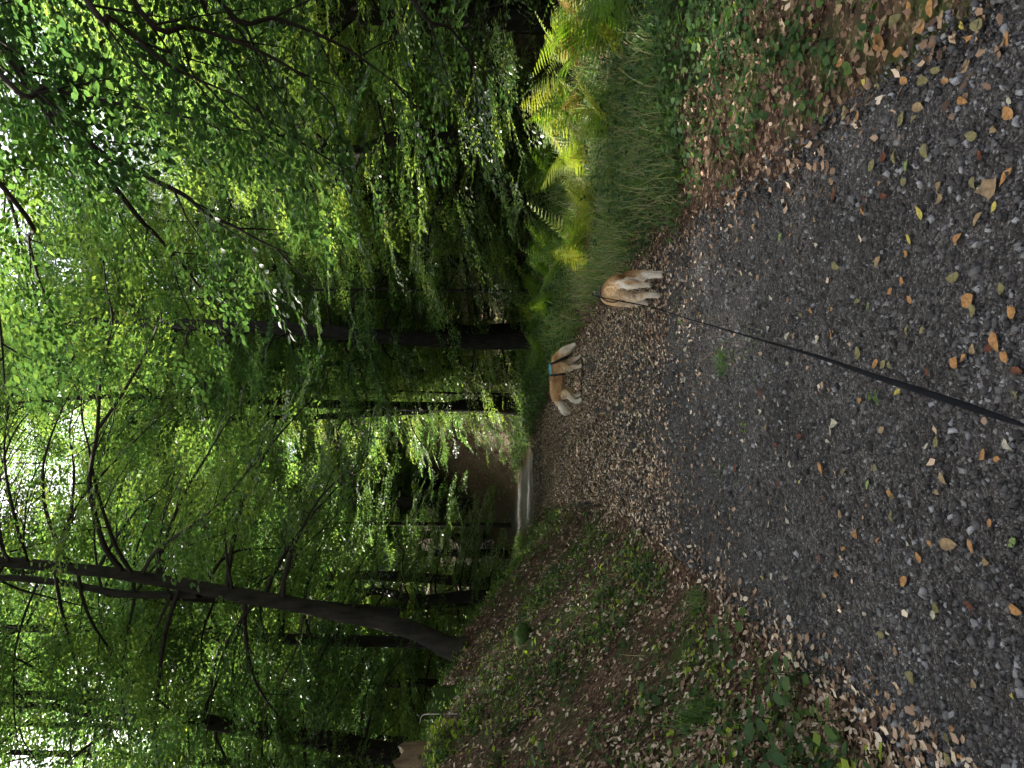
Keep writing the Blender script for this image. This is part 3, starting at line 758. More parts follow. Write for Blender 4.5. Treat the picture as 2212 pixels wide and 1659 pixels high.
for a in (litter(rg, 24000, (-5.2, -1.1), (3.5, 12), p_bank, (.03, .06), .2, .98),
          litter(rg, 14000, (-3.2, -1.1), (2.0, 5.5), p_bank, (.028, .055), .2, .98),
          litter(rg, 18000, (-6.5, -1.1), (12, 34), p_bank, (.05, .09), .25, .8),
          litter(rg, 11000, (.9, 3.4), (1.9, 14), p_right, (.032, .062), .15, .72),
          litter(rg, 6000, (.9, 5), (14, 30), p_right, (.05, .09), .2, .7),
          litter(rg, 12000, (-1.5, 1.5), (2.2, 8), p_path, (.026, .048), .3, .9, .003, .3),
          litter(rg, 50000, (-1.6, 1.6), (7, 24), p_path, (.034, .062), .45, .98, .003, .3),
          litter(rg, 3500, (-1.6, 1.6), (22, 29), p_path, (.05, .09), .35, .8, .003, .3),
          litter(rg, 9000, (-14, 14), (44, 78), lambda x, y: (np.abs(x - path_c(y)) > 2.2) * 1.0, (.12, .24), 0, .36, .01, .3)):
    lb.add(a[0], [a[1]], a[2])
tag(link('leaf_litter', lb.mesh('leaf_litter', M['litter'])), 'brown dry beech leaf litter strewn over bank and path', 'leaf litter', None, 'stuff')

# loose gravel, too many to count
rg = np.random.default_rng(22)
n = 27000
dist = 1 / (1 / 2.0 - rg.random(n) * (1 / 2.0 - 1 / 10.5))
y = dist; x = path_c(y) + rg.uniform(-1.06, 1.06, n) * path_hw(y)
CU = np.array([(a, b, c) for a in (-1, 1) for b in (-1, 1) for c in (-1, 1)], float)
CP = np.array([(0, 1, 3, 2), (4, 6, 7, 5), (0, 4, 5, 1), (2, 3, 7, 6), (0, 2, 6, 4), (1, 5, 7, 3)])
sz = np.clip(np.exp(rg.normal(-5.42, .5, n)), .0022, .014) * (1 + .06 * (y - 2))
rot = norm(rg.normal(0, 1, (n, 3))); Fm = frames(norm(rg.normal(0, 1, (n, 3))), rot)
sh = np.stack([np.ones(n), rg.uniform(.6, 1, n), rg.uniform(.4, .75, n)], -1)
V = (CU[None] * (1 + rg.normal(0, .28, (n, 8, 3)))) * sh[:, None, :]
V = np.einsum('nkj,njc->nkc', V, Fm) * sz[:, None, None] + np.stack([x, y, H(x, y) + .004 + sz * .2], -1)[:, None, :]
Q = (CP[None] + (np.arange(n) * 8)[:, None, None]).reshape(-1, 4)
T = np.repeat(np.clip(rg.normal(.50, .2, n) + .4 * (rg.random(n) < .07) + .12 * vnoise(x * 2, y * 2, 70), 0, .97), 8)
tag(link('gravel', mesh('gravel', V.reshape(-1, 3), [Q], T, M['stone'])), 'fine dark crushed gravel covering the path', 'gravel', None, 'stuff')

# larger stones one can pick out
def stone_mesh(seed, tint):
    rr = np.random.default_rng(seed)
    bm = bmesh.new(); bmesh.ops.create_icosphere(bm, subdivisions=1, radius=1)
    co = np.array([v.co[:] for v in bm.verts])
    planes = norm(rr.normal(0, 1, (7, 3))); 
    for pl in planes:
        dd = co @ pl; k = dd > .62; co[k] -= np.outer(dd[k] - .62, pl)
    co *= np.array((1, rr.uniform(.6, .85), rr.uniform(.3, .5)))
    F_ = np.array([[v.index for v in f.verts] for f in bm.faces]); bm.free()
    return mesh('stone', co, [F_], np.full(len(co), tint), M['stone'])
STONES = {k: [stone_mesh(300 + i + 10 * j, t_) for i in range(5)] for j, (k, t_) in enumerate((('pale', .93), ('grey', .78), ('dark', .6)))}
rg = np.random.default_rng(23)
def c7(x, y): return (2688 + x * .6076) / 1.8228, y * .6076 / 1.8228
def c8(x, y): return (2688 + x * .6076) / 1.8228, (1008 + y * .6076) / 1.8228
def c9(x, y): return (2688 + x * .6076) / 1.8228, (2016 + y * .6076) / 1.8228
spots = [(c7(2105, 180), 90, 'pale'), (c7(2025, 105), 50, 'pale'), (c7(1110, 800), 60, 'grey'), (c7(1770, 600), 40, 'pale'), (c7(1940, 315), 50, 'grey')]
spots += [(c8(a, b), s, k) for a, b, s, k in ((1105, 270, 50, 'grey'), (1605, 310, 50, 'grey'), (2145, 255, 50, 'pale'), (2055, 925, 80, 'grey'), (1965, 725, 70, 'grey'), (1720, 545, 40, 'pale'), (1405, 1115, 45, 'pale'), (1380, 1265, 50, 'grey'), (1840, 1610, 60, 'pale'), (2020, 485, 50, 'grey'), (1670, 455, 70, 'dark'), (1340, 450, 60, 'dark'), (1465, 600, 90, 'dark'), (2040, 435, 90, 'dark'), (1110, 370, 50, 'dark'), (900, 200, 40, 'grey'), (1730, 215, 45, 'dark'), (1110, 1330, 40, 'grey'))]
spots += [(c9(a, b), s, k) for a, b, s, k in ((2015, 850, 80, 'pale'), (1725, 1320, 100, 'grey'), (1285, 650, 80, 'grey'), (1485, 735, 70, 'grey'), (1525, 770, 60, 'grey'), (1465, 590, 60, 'dark'), (2125, 630, 80, 'grey'), (2195, 515, 70, 'grey'), (2195, 1110, 90, 'grey'), (1805, 980, 40, 'pale'), (1135, 730, 60, 'grey'), (1035, 940, 60, 'dark'), (870, 405, 50, 'grey'), (795, 410, 50, 'grey'), (1890, 830, 60, 'grey'), (1840, 850, 70, 'dark'), (1740, 720, 80, 'grey'), (2010, 745, 60, 'pale'), (1485, 935, 60, 'grey'), (1580, 555, 50, 'grey'), (1625, 580, 40, 'pale'), (600, 200, 60, 'grey'), (680, 215, 50, 'grey'), (1870, 280, 60, 'grey'), (1075, 300, 50, 'grey'), (1590, 1050, 80, 'dark'))]
for _ in range(130):
    yy = rg.uniform(2.25, 5.5); xx = rg.uniform(-1.2, 1.15)
    spots.append((np.array((xx, yy, 0)), rg.uniform(24, 48), rg.choice(['grey', 'dark', 'grey', 'pale'])))
LABS = {'pale': 'small pale grey angular stone lying in the dark gravel', 'grey': 'mid grey angular stone lying in the dark gravel', 'dark': 'dark grey flat stone lying in the dark gravel'}
for q, s_, k in spots:
    p = on_ground(*q) if len(q) == 2 else q
    x, y = float(p[0]), float(p[1])
    r_ = s_ * .6076 * .254 / F * math.hypot(y, CAM_H) * .5
    o = link('stone', STONES[k][rg.integers(5)], None, (x, y, gz(x, y) + .004 + r_ * .18))
    o.scale = (r_,) * 3; o.rotation_euler = (rg.normal(0, .12), rg.normal(0, .12), rg.uniform(0, 6.28))
    tag(o, LABS[k], 'stone', k + ' stones in the gravel')
big = [o for o in C.objects if o.name == 'stone'][0]
big['label'] = 'largest pale blue grey stone near the right edge of the gravel'; del big['group']

# fallen leaves one can pick out
LCOL = {'olive': ((.15, .13, .045), (.24, .21, .09)), 'yellow': ((.42, .33, .05), (.55, .46, .10)), 'green': ((.12, .19, .05), (.22, .29, .08)),
        'orange': ((.30, .13, .035), (.48, .25, .09)), 'rust': ((.10, .028, .014), (.17, .055, .025)), 'tan': ((.24, .15, .075), (.36, .25, .13)), 'pale': ((.38, .33, .22), (.52, .48, .36))}
LM = {k: noise_mat('fallen_leaf_' + k, tuple(.45 * np.array(a)), tuple(.82 * np.array(b)), 5, .65, .25) for k, (a, b) in LCOL.items()}
def fallen_mesh(seed, colour, lobed):
    rr = np.random.default_rng(seed)
    if lobed:
        a = np.linspace(0, 2 * math.pi, 20, endpoint=False)
        r = .42 * (.72 + .28 * np.abs(np.cos(2.5 * a))) * np.where(np.arange(20) % 2 == 0, 1.06, .88)
        ring = np.stack([r * np.sin(a), .5 + r * np.cos(a)], -1); pts = np.vstack([[(0, .45)], ring])
        F_ = np.array([(0, 1 + i, 1 + (i + 1) % 20) for i in range(20)]); polys = [F_]
    else:
        ts = np.linspace(0, 1, 7); wd = .30 * np.sin(math.pi * ts ** .85) ** .8; wd[0] = .015; wd[-1] = .01
        wd *= rr.uniform(.8, 1.15)
        wob = .04 * np.sin(ts * 3 + rr.uniform(0, 6))
        pts = np.array([(sx * w_ + wo, t_) for t_, w_, wo in zip(ts, wd, wob) for sx in (-1, -.5, 0, .5, 1)])
        i = np.arange(6)[:, None] * 5; j = np.arange(4)[None]
        polys = [np.stack([i + j, i + j + 1, i + 5 + j + 1, i + 5 + j], -1).reshape(-1, 4)]
    x, y = pts[:, 0], pts[:, 1]
    c1, c2, tw_ = rr.uniform(.2, 2.4), rr.uniform(-.5, .7), rr.normal(0, .5)
    z = c1 * x * x + c2 * (y - .5) ** 2 + tw_ * x * (y - .5) + .04 * vnoise(x * 5, y * 5, seed)
    z -= z.min()
    return mesh('fallen_leaf', np.stack([x, y - .5, z], -1), polys, None, LM[colour], True)
FL = {k: [fallen_mesh(400 + i + 20 * j, k, lobed=(i == 5)) for i in range(6)] for j, k in enumerate(LCOL)}
L8 = '''1790,140,o,95 2105,215,o,80 1885,290,O,110 2175,370,O,90 1450,160,O,50 1375,225,O,50 1505,280,O,50 990,340,O,40 1160,290,o,60 1232,325,g,50 1490,485,o,70 1585,480,o,55 985,505,O,70 895,545,p,50 1025,560,p,40 1165,630,o,80 1330,700,o,70 1370,705,o,60 1425,885,y,60 1175,940,O,55 2060,555,O,110 2130,660,O,80 2200,740,r,80 1805,700,O,90 1620,750,r,60 1680,1195,o,90 2145,1220,p,70 1985,1285,O,70 2070,1315,O,50 1610,1230,p,50 1320,1130,t,70 1005,1090,p,80 980,1130,p,70 960,1200,p,40 930,1380,O,90 1275,1370,o,50 1230,1480,g,60 1365,1535,O,60 1395,1550,o,60 1720,1440,t,80 1680,1530,t,50 1070,1400,o,50 360,1375,r,60 520,880,r,50 870,870,r,40 590,270,p,35 1020,60,o,80 1290,40,t,70 460,115,p,30 660,35,r,45 780,1465,y,25 1915,360,o,80 640,960,p,35 700,700,p,40 2195,900,o,60 1850,660,O,60 1915,600,t,60 2030,600,r,70'''
L9 = '''1465,450,O,80 1020,390,O,70 1750,200,t,130 1910,225,O,80 2000,320,t,80 2185,200,g,90 1560,290,O,60 1520,145,O,70 1150,140,O,60 1390,30,o,70 1295,185,O,35 1635,205,O,35 1485,200,p,45 1065,240,O,40 700,55,p,45 1515,1070,o,110 1290,1170,O,40 1760,1470,o,80 1755,1600,o,80 2180,1190,y,70 2195,630,O,110 1660,660,p,60 1205,660,p,40 960,930,p,60 975,1210,t,70 1090,1200,t,60 540,430,y,50 425,275,p,40 1780,1400,O,40 1830,1580,O,35 1450,1600,o,50 565,615,p,35 1215,1310,t,50 1900,610,r,70 2030,70,O,40 1920,1110,t,60'''
L7 = '''1845,160,y,70 1950,165,o,100 1855,80,o,100 2140,250,O,80 1895,265,O,70 1880,420,t,90 1670,455,o,70 1590,530,o,100 1460,520,O,60 1735,525,O,50 1845,655,O,70 2150,655,p,50 2145,730,O,90 1555,690,t,100 1450,770,o,90 1525,780,o,60 1915,880,o,100 2050,840,t,70 1610,980,o,100 1410,1020,o,100 1480,1070,g,70 1255,1070,o,80 1335,1010,r,70 1465,1180,o,70 1300,1190,O,30 2030,1220,t,140 1920,1185,o,70 1960,1225,p,40 2130,1150,O,110 2055,1345,y,60 1700,1290,t,80 1570,1380,y,80 1500,1550,y,70 1820,1550,O,70 1950,1420,t,90 1330,1265,r,70 1210,1285,r,40 1000,1270,r,60 755,1130,O,50 770,1190,O,60 1975,1000,r,90 655,1540,g,70 815,1290,t,40 480,1470,t,50 510,1390,t,50 375,1545,y,50 725,1460,o,40 715,1525,O,35 430,1265,O,40 370,1260,O,40 1240,630,o,60 1205,535,y,60 1295,560,o,50 1160,745,O,70 1075,740,o,90 945,725,o,50 1010,510,O,60 930,600,o,110 690,485,t,50 1475,1640,O,60 1640,40,O,110 1500,70,O,100 1330,160,t,110 1410,140,o,110 1300,270,O,110 1350,360,t,90 1430,340,O,80 1210,180,t,100 1140,350,t,80 1060,400,O,80 1240,320,t,100 1580,170,O,90 1720,110,t,80 1180,480,r,80 850,160,O,70 880,250,t,80 1040,60,t,80'''
KEY = {'o': 'olive', 'O': 'orange', 'g': 'green', 'p': 'pale', 'y': 'yellow', 'r': 'rust', 't': 'tan'}
NICE = {'olive': 'dull olive fallen leaf', 'orange': 'curled orange fallen leaf', 'green': 'still green fallen leaf', 'pale': 'pale dry fallen leaf', 'yellow': 'bright yellow fallen leaf', 'rust': 'dark rust red fallen leaf', 'tan': 'tan brown fallen leaf'}
rg = np.random.default_rng(24)
FALL = []
for cf, txt, wh in ((c7, L7, 'right'), (c8, L8, 'middle'), (c9, L9, 'left')):
    for e in txt.split():
        a, b, k, s_ = e.split(','); FALL.append((on_ground(*cf(float(a), float(b))), KEY[k], float(s_) * .6076 * .254, wh))
for _ in range(70):
    yy = rg.uniform(2.6, 7.5); xx = rg.uniform(-1.25, 1.2)
    FALL.append((np.array((xx, yy, 0)), rg.choice(['olive', 'orange', 'pale', 'tan', 'rust', 'pale', 'tan']), None, 'right' if xx > .5 else 'left' if xx < -.45 else 'middle'))
for p, k, s_, wh in FALL:
    x, y = float(p[0]), float(p[1])
    L = float(np.clip(s_ / F * math.hypot(y, CAM_H) * 1.08, .03, .12)) if s_ else rg.uniform(.035, .06)
    nrm = gnormal(np.array([x]), np.array([y]))[0]
    o = link('fallen_leaf', FL[k][5 if (k in ('orange', 'yellow', 'tan') and rg.random() < .08) else rg.integers(5)], None, (x, y, gz(x, y) + .018))
    q = Vector(nrm + rg.normal(0, .16, 3)).to_track_quat('Z', 'Y')
    o.rotation_euler = (q @ Matrix.Rotation(rg.uniform(0, 6.28), 3, 'Z').to_quaternion()).to_euler()
    o.scale = (L,) * 3
    side = {'right': 'on the right side of the gravel path', 'middle': 'on the middle of the gravel path', 'left': 'on the left side of the gravel path'}[wh]
    tag(o, NICE[k] + ' ' + side, 'leaf', k + ' leaves fallen ' + side)

# herbs, brambles and seedlings
def herb_clusters(rng, x, y, hgt, nl, size, tint, tm=LEAF6, pl=LEAF6P, up=.5):
    n = len(x); base = np.stack([x, y, H(x, y)], -1)
    k = nl; az = rng.uniform(0, 6.28, (n, k)); h = hgt[:, None] * rng.uniform(.35, 1, (n, k))
    rad = .25 * h + rng.uniform(0, .03, (n, k))
    P = base[:, None, :] + np.stack([rad * np.cos(az), rad * np.sin(az), h], -1)
    D = np.stack([np.cos(az), np.sin(az), rng.normal(-.25, .3, (n, k))], -1).reshape(-1, 3)
    N = norm(np.array((0, 0, 1.)) + rng.normal(0, .35, D.shape)); P = P.reshape(-1, 3)
    sz = size * rng.uniform(.6, 1.3, len(P))
    V, Q, T = scatter(P, frames(D, N), sz, tm, pl, np.clip(np.repeat(tint, k) + rng.normal(0, .07, len(P)), 0, 1))
    # stems
    top = base + np.stack([np.zeros(n), np.zeros(n), hgt], -1)
    w_ = .0025
    Vs = np.stack([base + (w_, 0, 0), base + (-w_ * .5, w_, 0), base + (-w_ * .5, -w_, 0), top], 1).reshape(-1, 3); o4 = (np.arange(n) * 4)[:, None]
    F3 = np.concatenate([np.array([[0, 1, 3]]) + o4, np.array([[1, 2, 3]]) + o4, np.array([[2, 0, 3]]) + o4])
    return V, Q, T, Vs, F3, np.repeat(tint * .6, 4)
ROUND = LEAF6 * np.array((1.6, 1, 1))
hb = MB()
def herbs(rng, n, xr, yr, prob, hr, nl, size, t0, t1, tm=LEAF6, bias=1.0):
    y = yr[0] + (yr[1] - yr[0]) * rng.random(n) ** bias; x = rng.uniform(*xr, n) + path_c(y)
    k = rng.random(n) < prob(x, y); x, y = x[k], y[k]
    q4 = yr[0] >= 11 or n == 6500
    a = herb_clusters(rng, x, y, rng.uniform(*hr, len(x)), nl, size, np.clip(rng.normal((t0 + t1) / 2, (t1 - t0) / 2, len(x)), 0, .98), LEAF4 if q4 else tm, LEAF4P if q4 else LEAF6P)
    hb.add(a[0], [a[1]], a[2]); hb.add(a[3], [a[4]], a[5])
rg = np.random.default_rng(25)
def hp_right(x, y):
    r = x - path_c(y) - path_hw(y); return smooth(-.05, .7, r) * np.clip(.75 + .5 * vnoise(x * 1.5, y * 1.5, 81), 0, 1)
def hp_bank(x, y):
    s = path_c(y) - path_hw(y) - x; return np.where(s > .05, np.clip(.5 + .7 * vnoise(x * 1.1, y * 1.1, 82), .08, 1) * smooth(.05, .4, s), 0)
def hp_far(x, y):
    r = x - path_c(y) - path_hw(y); return smooth(0, .4, r)
def hp_crest(x, y):
    s = path_c(y) - path_hw(y) - x; return np.where(s > .1, smooth(12, 18, y) * np.clip(.6 + .6 * vnoise(x, y, 83), 0, 1), 0)
herbs(rg, 4800, (1.3, 5.0), (2.0, 9), hp_right, (.03, .16), 6, .042, .25, .55, ROUND)
herbs(rg, 1500, (2.0, 7.5), (3.5, 11), hp_right, (.12, .40), 7, .07, .15, .45)
herbs(rg, 3000, (-3.2, -1.4), (2.2, 6), hp_bank, (.04, .14), 5, .05, .35, .8)
herbs(rg, 6500, (-5.2, -1.4), (2.5, 12), hp_bank, (.05, .24), 5, .06, .2, .8)
herbs(rg, 2600, (-6.5, -1.4), (11, 30), hp_crest, (.08, .3), 5, .09, .45, .8)
herbs(rg, 2600, (1.3, 6.5), (13.5, 30), hp_far, (.1, .5), 7, .09, .25, .6)
herbs(rg, 1200, (1.3, 9), (28, 44), hp_far, (.2, .6), 6, .14, .3, .6)
herbs(rg, 90, (-1.2, 1.2), (4.5, 20), lambda x, y: np.ones_like(x) * .5, (.02, .05), 6, .035, .5, .8)
tag(link('ground_cover', hb.mesh('ground_cover', M['herb'])), 'green herbs and seedlings covering the bank and verge', 'ground cover', None, 'stuff')

# grass
def blades(rng, x, y, L, tint, lean=.5, wdt=.004):
    n = len(x); az = rng.uniform(0, 6.28, n); b = rng.uniform(.25, 1, n) * lean
    base = np.stack([x, y, H(x, y)], -1); hd = np.stack([np.cos(az), np.sin(az), np.zeros(n)], -1); sd = np.stack([-np.sin(az), np.cos(az), np.zeros(n)], -1)
    rows = []
    for t_ in (0, .4, .75, 1.0):
        c = base + hd * (b * L * t_ ** 2)[:, None] + np.array((0, 0, 1.)) * (L * (t_ - .35 * b * t_ ** 2))[:, None]
        w_ = wdt * (1 - t_ * .85) * (.7 + L)
        rows += [c - sd * w_[:, None], c + sd * w_[:, None]]
    V = np.stack(rows, 1).reshape(-1, 3); o = (np.arange(n) * 8)[:, None]
    Q = np.concatenate([np.array([[0, 1, 3, 2]]) + o, np.array([[2, 3, 5, 4]]) + o, np.array([[4, 5, 7, 6]]) + o])
    return V, Q, np.repeat(tint, 8)
gb = MB(); rg = np.random.default_rng(26)
def grass(n, xr, yr, prob, Lr, t0, t1, lean=.6, wdt=.004):
    y = rg.uniform(*yr, n); x = rg.uniform(*xr, n) + path_c(y); k = rg.random(n) < prob(x, y); x, y = x[k], y[k]
    # grass grows in tussocks
    x = x + rg.normal(0, .05, len(x)); 
    V, Q, T = blades(rg, x, y, rg.uniform(*Lr, len(x)) * (.8 + .4 * vnoise(x * 2, y * 2, 90)), np.clip(rg.normal((t0 + t1) / 2, (t1 - t0) / 2, len(x)), 0, 1), lean, wdt)
    gb.add(V, [Q], T)
vp = lambda x, y: smooth(.05, .5, x - path_c(y) - path_hw(y)) * np.clip(.75 + .6 * vnoise(x * 1.4, y * 1.4, 91), 0, 1)
grass(9500, (1.4, 3.6), (6.4, 10.5), vp, (.06, .48), .4, .95, 1.0, .0055)
grass(8000, (1.4, 4.5), (10, 18), vp, (.12, .65), .4, .95, .9, .007)
grass(3500, (1.9, 5.2), (9, 12.5), lambda x, y: np.ones_like(x) * .5, (.2, .5), .55, 1.0, .8, .005)
grass(4500, (1.4, 5), (18, 34), vp, (.25, .6), .3, .75, .7, .009)
grass(2600, (-4.8, -1.4), (2, 12), hp_bank, (.08, .25), .3, .75, .9)
grass(2500, (-5, -1.5), (14, 34), hp_crest, (.15, .4), .4, .75, .8, .008)
grass(2500, (-4.5, -1.4), (38, 52), lambda x, y: np.ones_like(x), (.15, .4), .5, .8, .8, .015)
grass(500, (-.15, .55), (4.2, 5.2), lambda x, y: np.exp(-(((x - .2) / .16) ** 2 + ((y - 4.75) / .2) ** 2)), (.03, .09), .3, .6, .9, .003)
tag(link('verge_grass', gb.mesh('verge_grass', M['grass'])), 'long loose green grass along the path verges', 'grass', None, 'stuff')

# a tussock of sedge on the bank and other small plants
def tuft(name, label, x, y, n, L, seed, spread=.06, group=None):
    rr = np.random.default_rng(seed)
    bx_ = x + rr.normal(0, spread, n); by_ = y + rr.normal(0, spread, n)
    V, Q, T = blades(rr, bx_, by_, rr.uniform(L * .5, L, n), np.clip(rr.normal(.42, .15, n), 0, 1), 1.1, .004)
    z = gz(x, y); o = link(name, mesh(name, V - np.array((x, y, z)), [Q], T, M['grass']), None, (x, y, z))
    o['kind'] = 'stuff'
    return tag(o, label, 'grass', group)
for q, lab, n, L in ((c9(150, 1300), 'drooping sedge tussock on the bank at the lower left', 150, .28), (c9(130, 600), 'small grass tuft at the foot of the left bank', 90, .2), (c8(270, 700), 'low weed tuft growing in the middle of the path', 120, .1)):
    p = on_ground(*q); tuft('grass_tuft', lab, p[0], p[1], n, L, 500 + n)

def seedling_mesh(seed, tint, nl, h, size):
    rr = np.random.default_rng(seed); b = MB()
    top = np.array((rr.normal(0, .1) * h, rr.normal(0, .1) * h, h))
    b.tube([(0, 0, -.02), top * .5 + rr.normal(0, .004, 3), top], [.004, .003, .002], 5, .2)
    P = []; D = []
    for i in range(nl):
        f = .35 + .65 * (i + 1) / nl; a = i * 2.4 + rr.normal(0, .3); d = np.array((math.cos(a), math.sin(a), rr.normal(-.1, .2)))
        pt = top * f; st = pt + d * .3 * size; b.tube([pt, st], [.0018, .0012], 3, .3); P.append(st); D.append(d)
    P = np.array(P); D = np.array(D); N = norm(np.array((0, 0, 1.)) + rr.normal(0, .3, D.shape))
    V, Q, T = scatter(P, frames(D, N), size * rr.uniform(.7, 1.2, nl), ROUND * np.array((.85, 1, 1)), LEAF6P, np.clip(tint + rr.normal(0, .06, nl), 0, 1))
    b.add(V, [Q], T); return b.mesh('seedling', M['herb'])
SEED = {'bright': [seedling_mesh(510 + i, .96, 6 + i, .22 + .05 * i, .085) for i in range(3)], 'green': [seedling_mesh(520 + i, .62, 5 + i, .16 + .05 * i, .085) for i in range(3)], 'dark': [seedling_mesh(530 + i, .3, 6 + i, .2 + .05 * i, .1) for i in range(3)]}
rg = np.random.default_rng(27)
def c6(x, y): return (1344 + x * .6076) / 1.8228, (2016 + y * .6076) / 1.8228
SP = [(c6(720, 1460), 'bright'), (c6(700, 1560), 'bright'), (c6(800, 1390), 'bright'), (c6(860, 1390), 'bright'), (c6(730, 1370), 'bright'), (c6(720, 1620), 'bright'), (c6(1110, 1390), 'bright'), (c6(1270, 930), 'bright'), (c6(1000, 790), 'bright'),
      (c6(960, 960), 'green'), (c6(1100, 1300), 'green'), (c6(1150, 1400), 'green'), (c6(1240, 520), 'green'), (c6(1330, 870), 'green'), (c6(1590, 1050), 'green'), (c6(1630, 800), 'green'), (c6(1680, 1330), 'green'), (c6(1790, 1450), 'green'), (c6(1880, 700), 'green'), (c6(1700, 560), 'green'), (c6(1420, 1100), 'green'),
      (c6(1850, 1220), 'dark'), (c6(2110, 1200), 'dark'), (c6(2100, 1390), 'dark'), (c6(1660, 730), 'dark'), (c6(1930, 800), 'dark'), (c6(1470, 1600), 'dark'),
      (c9(830, 1080), 'dark'), (c9(950, 1050), 'green'), (c9(870, 1180), 'dark'), (c9(750, 1350), 'dark'), (c9(900, 1480), 'dark'), (c9(560, 1620), 'dark'), (c9(820, 1640), 'dark'), (c9(1090, 1340), 'green'), (c9(400, 820), 'dark'), (c9(490, 700), 'green'), (c9(560, 1400), 'dark'), (c8(1290, 920), 'green')]
SLAB = {'bright': 'bright yellow green seedling near the cut stump on the bank', 'green': 'fresh green seedling among the brown leaves of the bank', 'dark': 'dark broad leaved seedling at the foot of the left bank'}
for q, k in SP:
    p = on_ground(*q)
    o = link('seedling', SEED[k][rg.integers(3)], None, (p[0], p[1], gz(p[0], p[1])))
    o.rotation_euler = (rg.normal(0, .12), rg.normal(0, .12), rg.uniform(0, 6.28)); s_ = rg.uniform(.7, 1.15); o.scale = (s_,) * 3
    tag(o, SLAB[k], 'seedling', k + ' seedlings')
o['label'] = 'tiny green seedling sprouting from the gravel in the path'; o['group'] = 'lone seedlings'; del o['group']; o.scale = (.35,) * 3

# bracken
def frond_mesh(seed, mat, t0):
    rr = np.random.default_rng(seed); b = MB(); L = 1.0
    ts = np.linspace(0, 1, 14)
    bend = rr.uniform(.45, .85)
    rach = np.stack([.04 * np.sin(ts * 3 + seed), bend * ts ** 2 * L * .9, L * (ts - .42 * bend * ts ** 2.2)], -1)
    b.tube(rach, np.linspace(.007, .0015, 14), 4, max(0, t0 - .2))
    tg = norm(np.gradient(rach, axis=0))
    n = 17
    for i in range(n):
        t_ = .28 + .70 * i / (n - 1); p = np.array([np.interp(t_, ts, rach[:, k]) for k in range(3)]); d = np.array([np.interp(t_, ts, tg[:, k]) for k in range(3)])
        w_ = .36 * (1 - (t_ - .28) / .74) ** .85 * (.75 + .25 * min(1, i / 3)) + .02
        for sgn in (-1, 1):
            out = norm(np.array((sgn, 0, 0)) + d * .38 + np.array((0, 0, -.14)) + rr.normal(0, .05, 3)); up = norm(np.cross(out, d) * (sgn))
            if up[2] < 0: up = -up
            lat = norm(np.cross(up, out)); m = 9; prof = .021 * (w_ / .36) ** .5 + .002
            V = []
            for q in range(m):
                f = q / (m - 1); c = p + out * w_ * f + np.array((0, 0, -.10 * w_ * f * f)); wd = prof * (1 - f) ** .6 * (1.0 if q % 2 else .5) + .001
                V += [c - lat * wd, c + up * .004, c + lat * wd]
            q = np.arange(m - 1)[:, None] * 3
            Q = np.concatenate([np.array([[0, 1, 4, 3]]) + q, np.array([[1, 2, 5, 4]]) + q])
            b.add(V, [Q], np.clip(t0 + rr.normal(0, .08), 0, 1))
    return b.mesh('frond', M[mat])
FR = {'green': [frond_mesh(i, 'fern', .35 + .1 * i) for i in range(3)], 'yellow': [frond_mesh(i + 5, 'fern', .72 + .1 * i) for i in range(3)], 'brown': [frond_mesh(i + 10, 'fern_dead', .35 + .2 * i) for i in range(2)]}
rg = np.random.default_rng(28)
def bracken(x, y, n, L, mix, label, group=None):
    root = thing('bracken_fern', label, 'fern', (x, y, gz(x, y)), group)
    for i in range(n):
        k = rg.choice(['green', 'yellow', 'brown'], p=mix)
        o = link('frond', FR[k][rg.integers(len(FR[k]))], root)
        o.rotation_euler = (rg.normal(.12, .18), rg.normal(0, .15), i * 6.28 / n + rg.normal(0, .35)); s_ = L * rg.uniform(.7, 1.15) * (.75 if k == 'brown' else 1); o.scale = (s_,) * 3
        o.location = (rg.normal(0, .07), rg.normal(0, .07), -.02)
for i in range(17):
    f = i / 16; x = np.interp(f, [0, .5, 1], [2.5, 3.9, 5.3]) + rg.normal(0, .45); y = np.interp(f, [0, .5, 1], [10.8, 10.6, 10.2]) + rg.normal(0, 1.1)
    bracken(x, y, rg.integers(4, 7), rg.uniform(.75, 1.08), (.35, .4, .25), 'yellow green and brown bracken in the sunlit clump at right', 'bracken in the sunlit clump')
for i in range(9):
    x = rg.uniform(2.2, 4.6); y = rg.uniform(13, 17)
    bracken(x, y, rg.integers(5, 7), rg.uniform(.85, 1.1), (.85, .15, 0), 'fresh green bracken in the shade behind the sunlit clump', 'green bracken behind the clump')
for i in range(6):
    x = rg.uniform(3.4, 5.4); y = rg.uniform(6.8, 8.6)
    bracken(x, y, rg.integers(4, 6), rg.uniform(.7, .95), (.7, .25, .05), 'dim green bracken at the shaded right edge of the verge', 'dim bracken at the right edge')
for x, y, lab in ((1.75, 16.5, 'small bracken beside the grass right of the far dog'), (1.9, 20.5, 'bracken arching at the foot of the tall dark trunk'), (.75, 19.2, 'low dark bracken just behind the far dog'), (2.3, 18.6, 'single bracken standing under the slim young beech')):
    bracken(x, y, 6, .95, (.9, .1, 0), lab)

ORD = 'first second third fourth fifth sixth seventh eighth ninth tenth eleventh twelfth thirteenth fourteenth fifteenth sixteenth seventeenth'.split()
for g_ in ('bracken in the sunlit clump', 'green bracken behind the clump', 'dim bracken at the right edge'):
    L_ = sorted([o for o in C.objects if o.get('group') == g_], key=lambda o: o.location.x / o.location.y)
    for k, o in enumerate(L_): o['label'] = o['label'] + ', ' + ORD[k] + ' from the dogs'

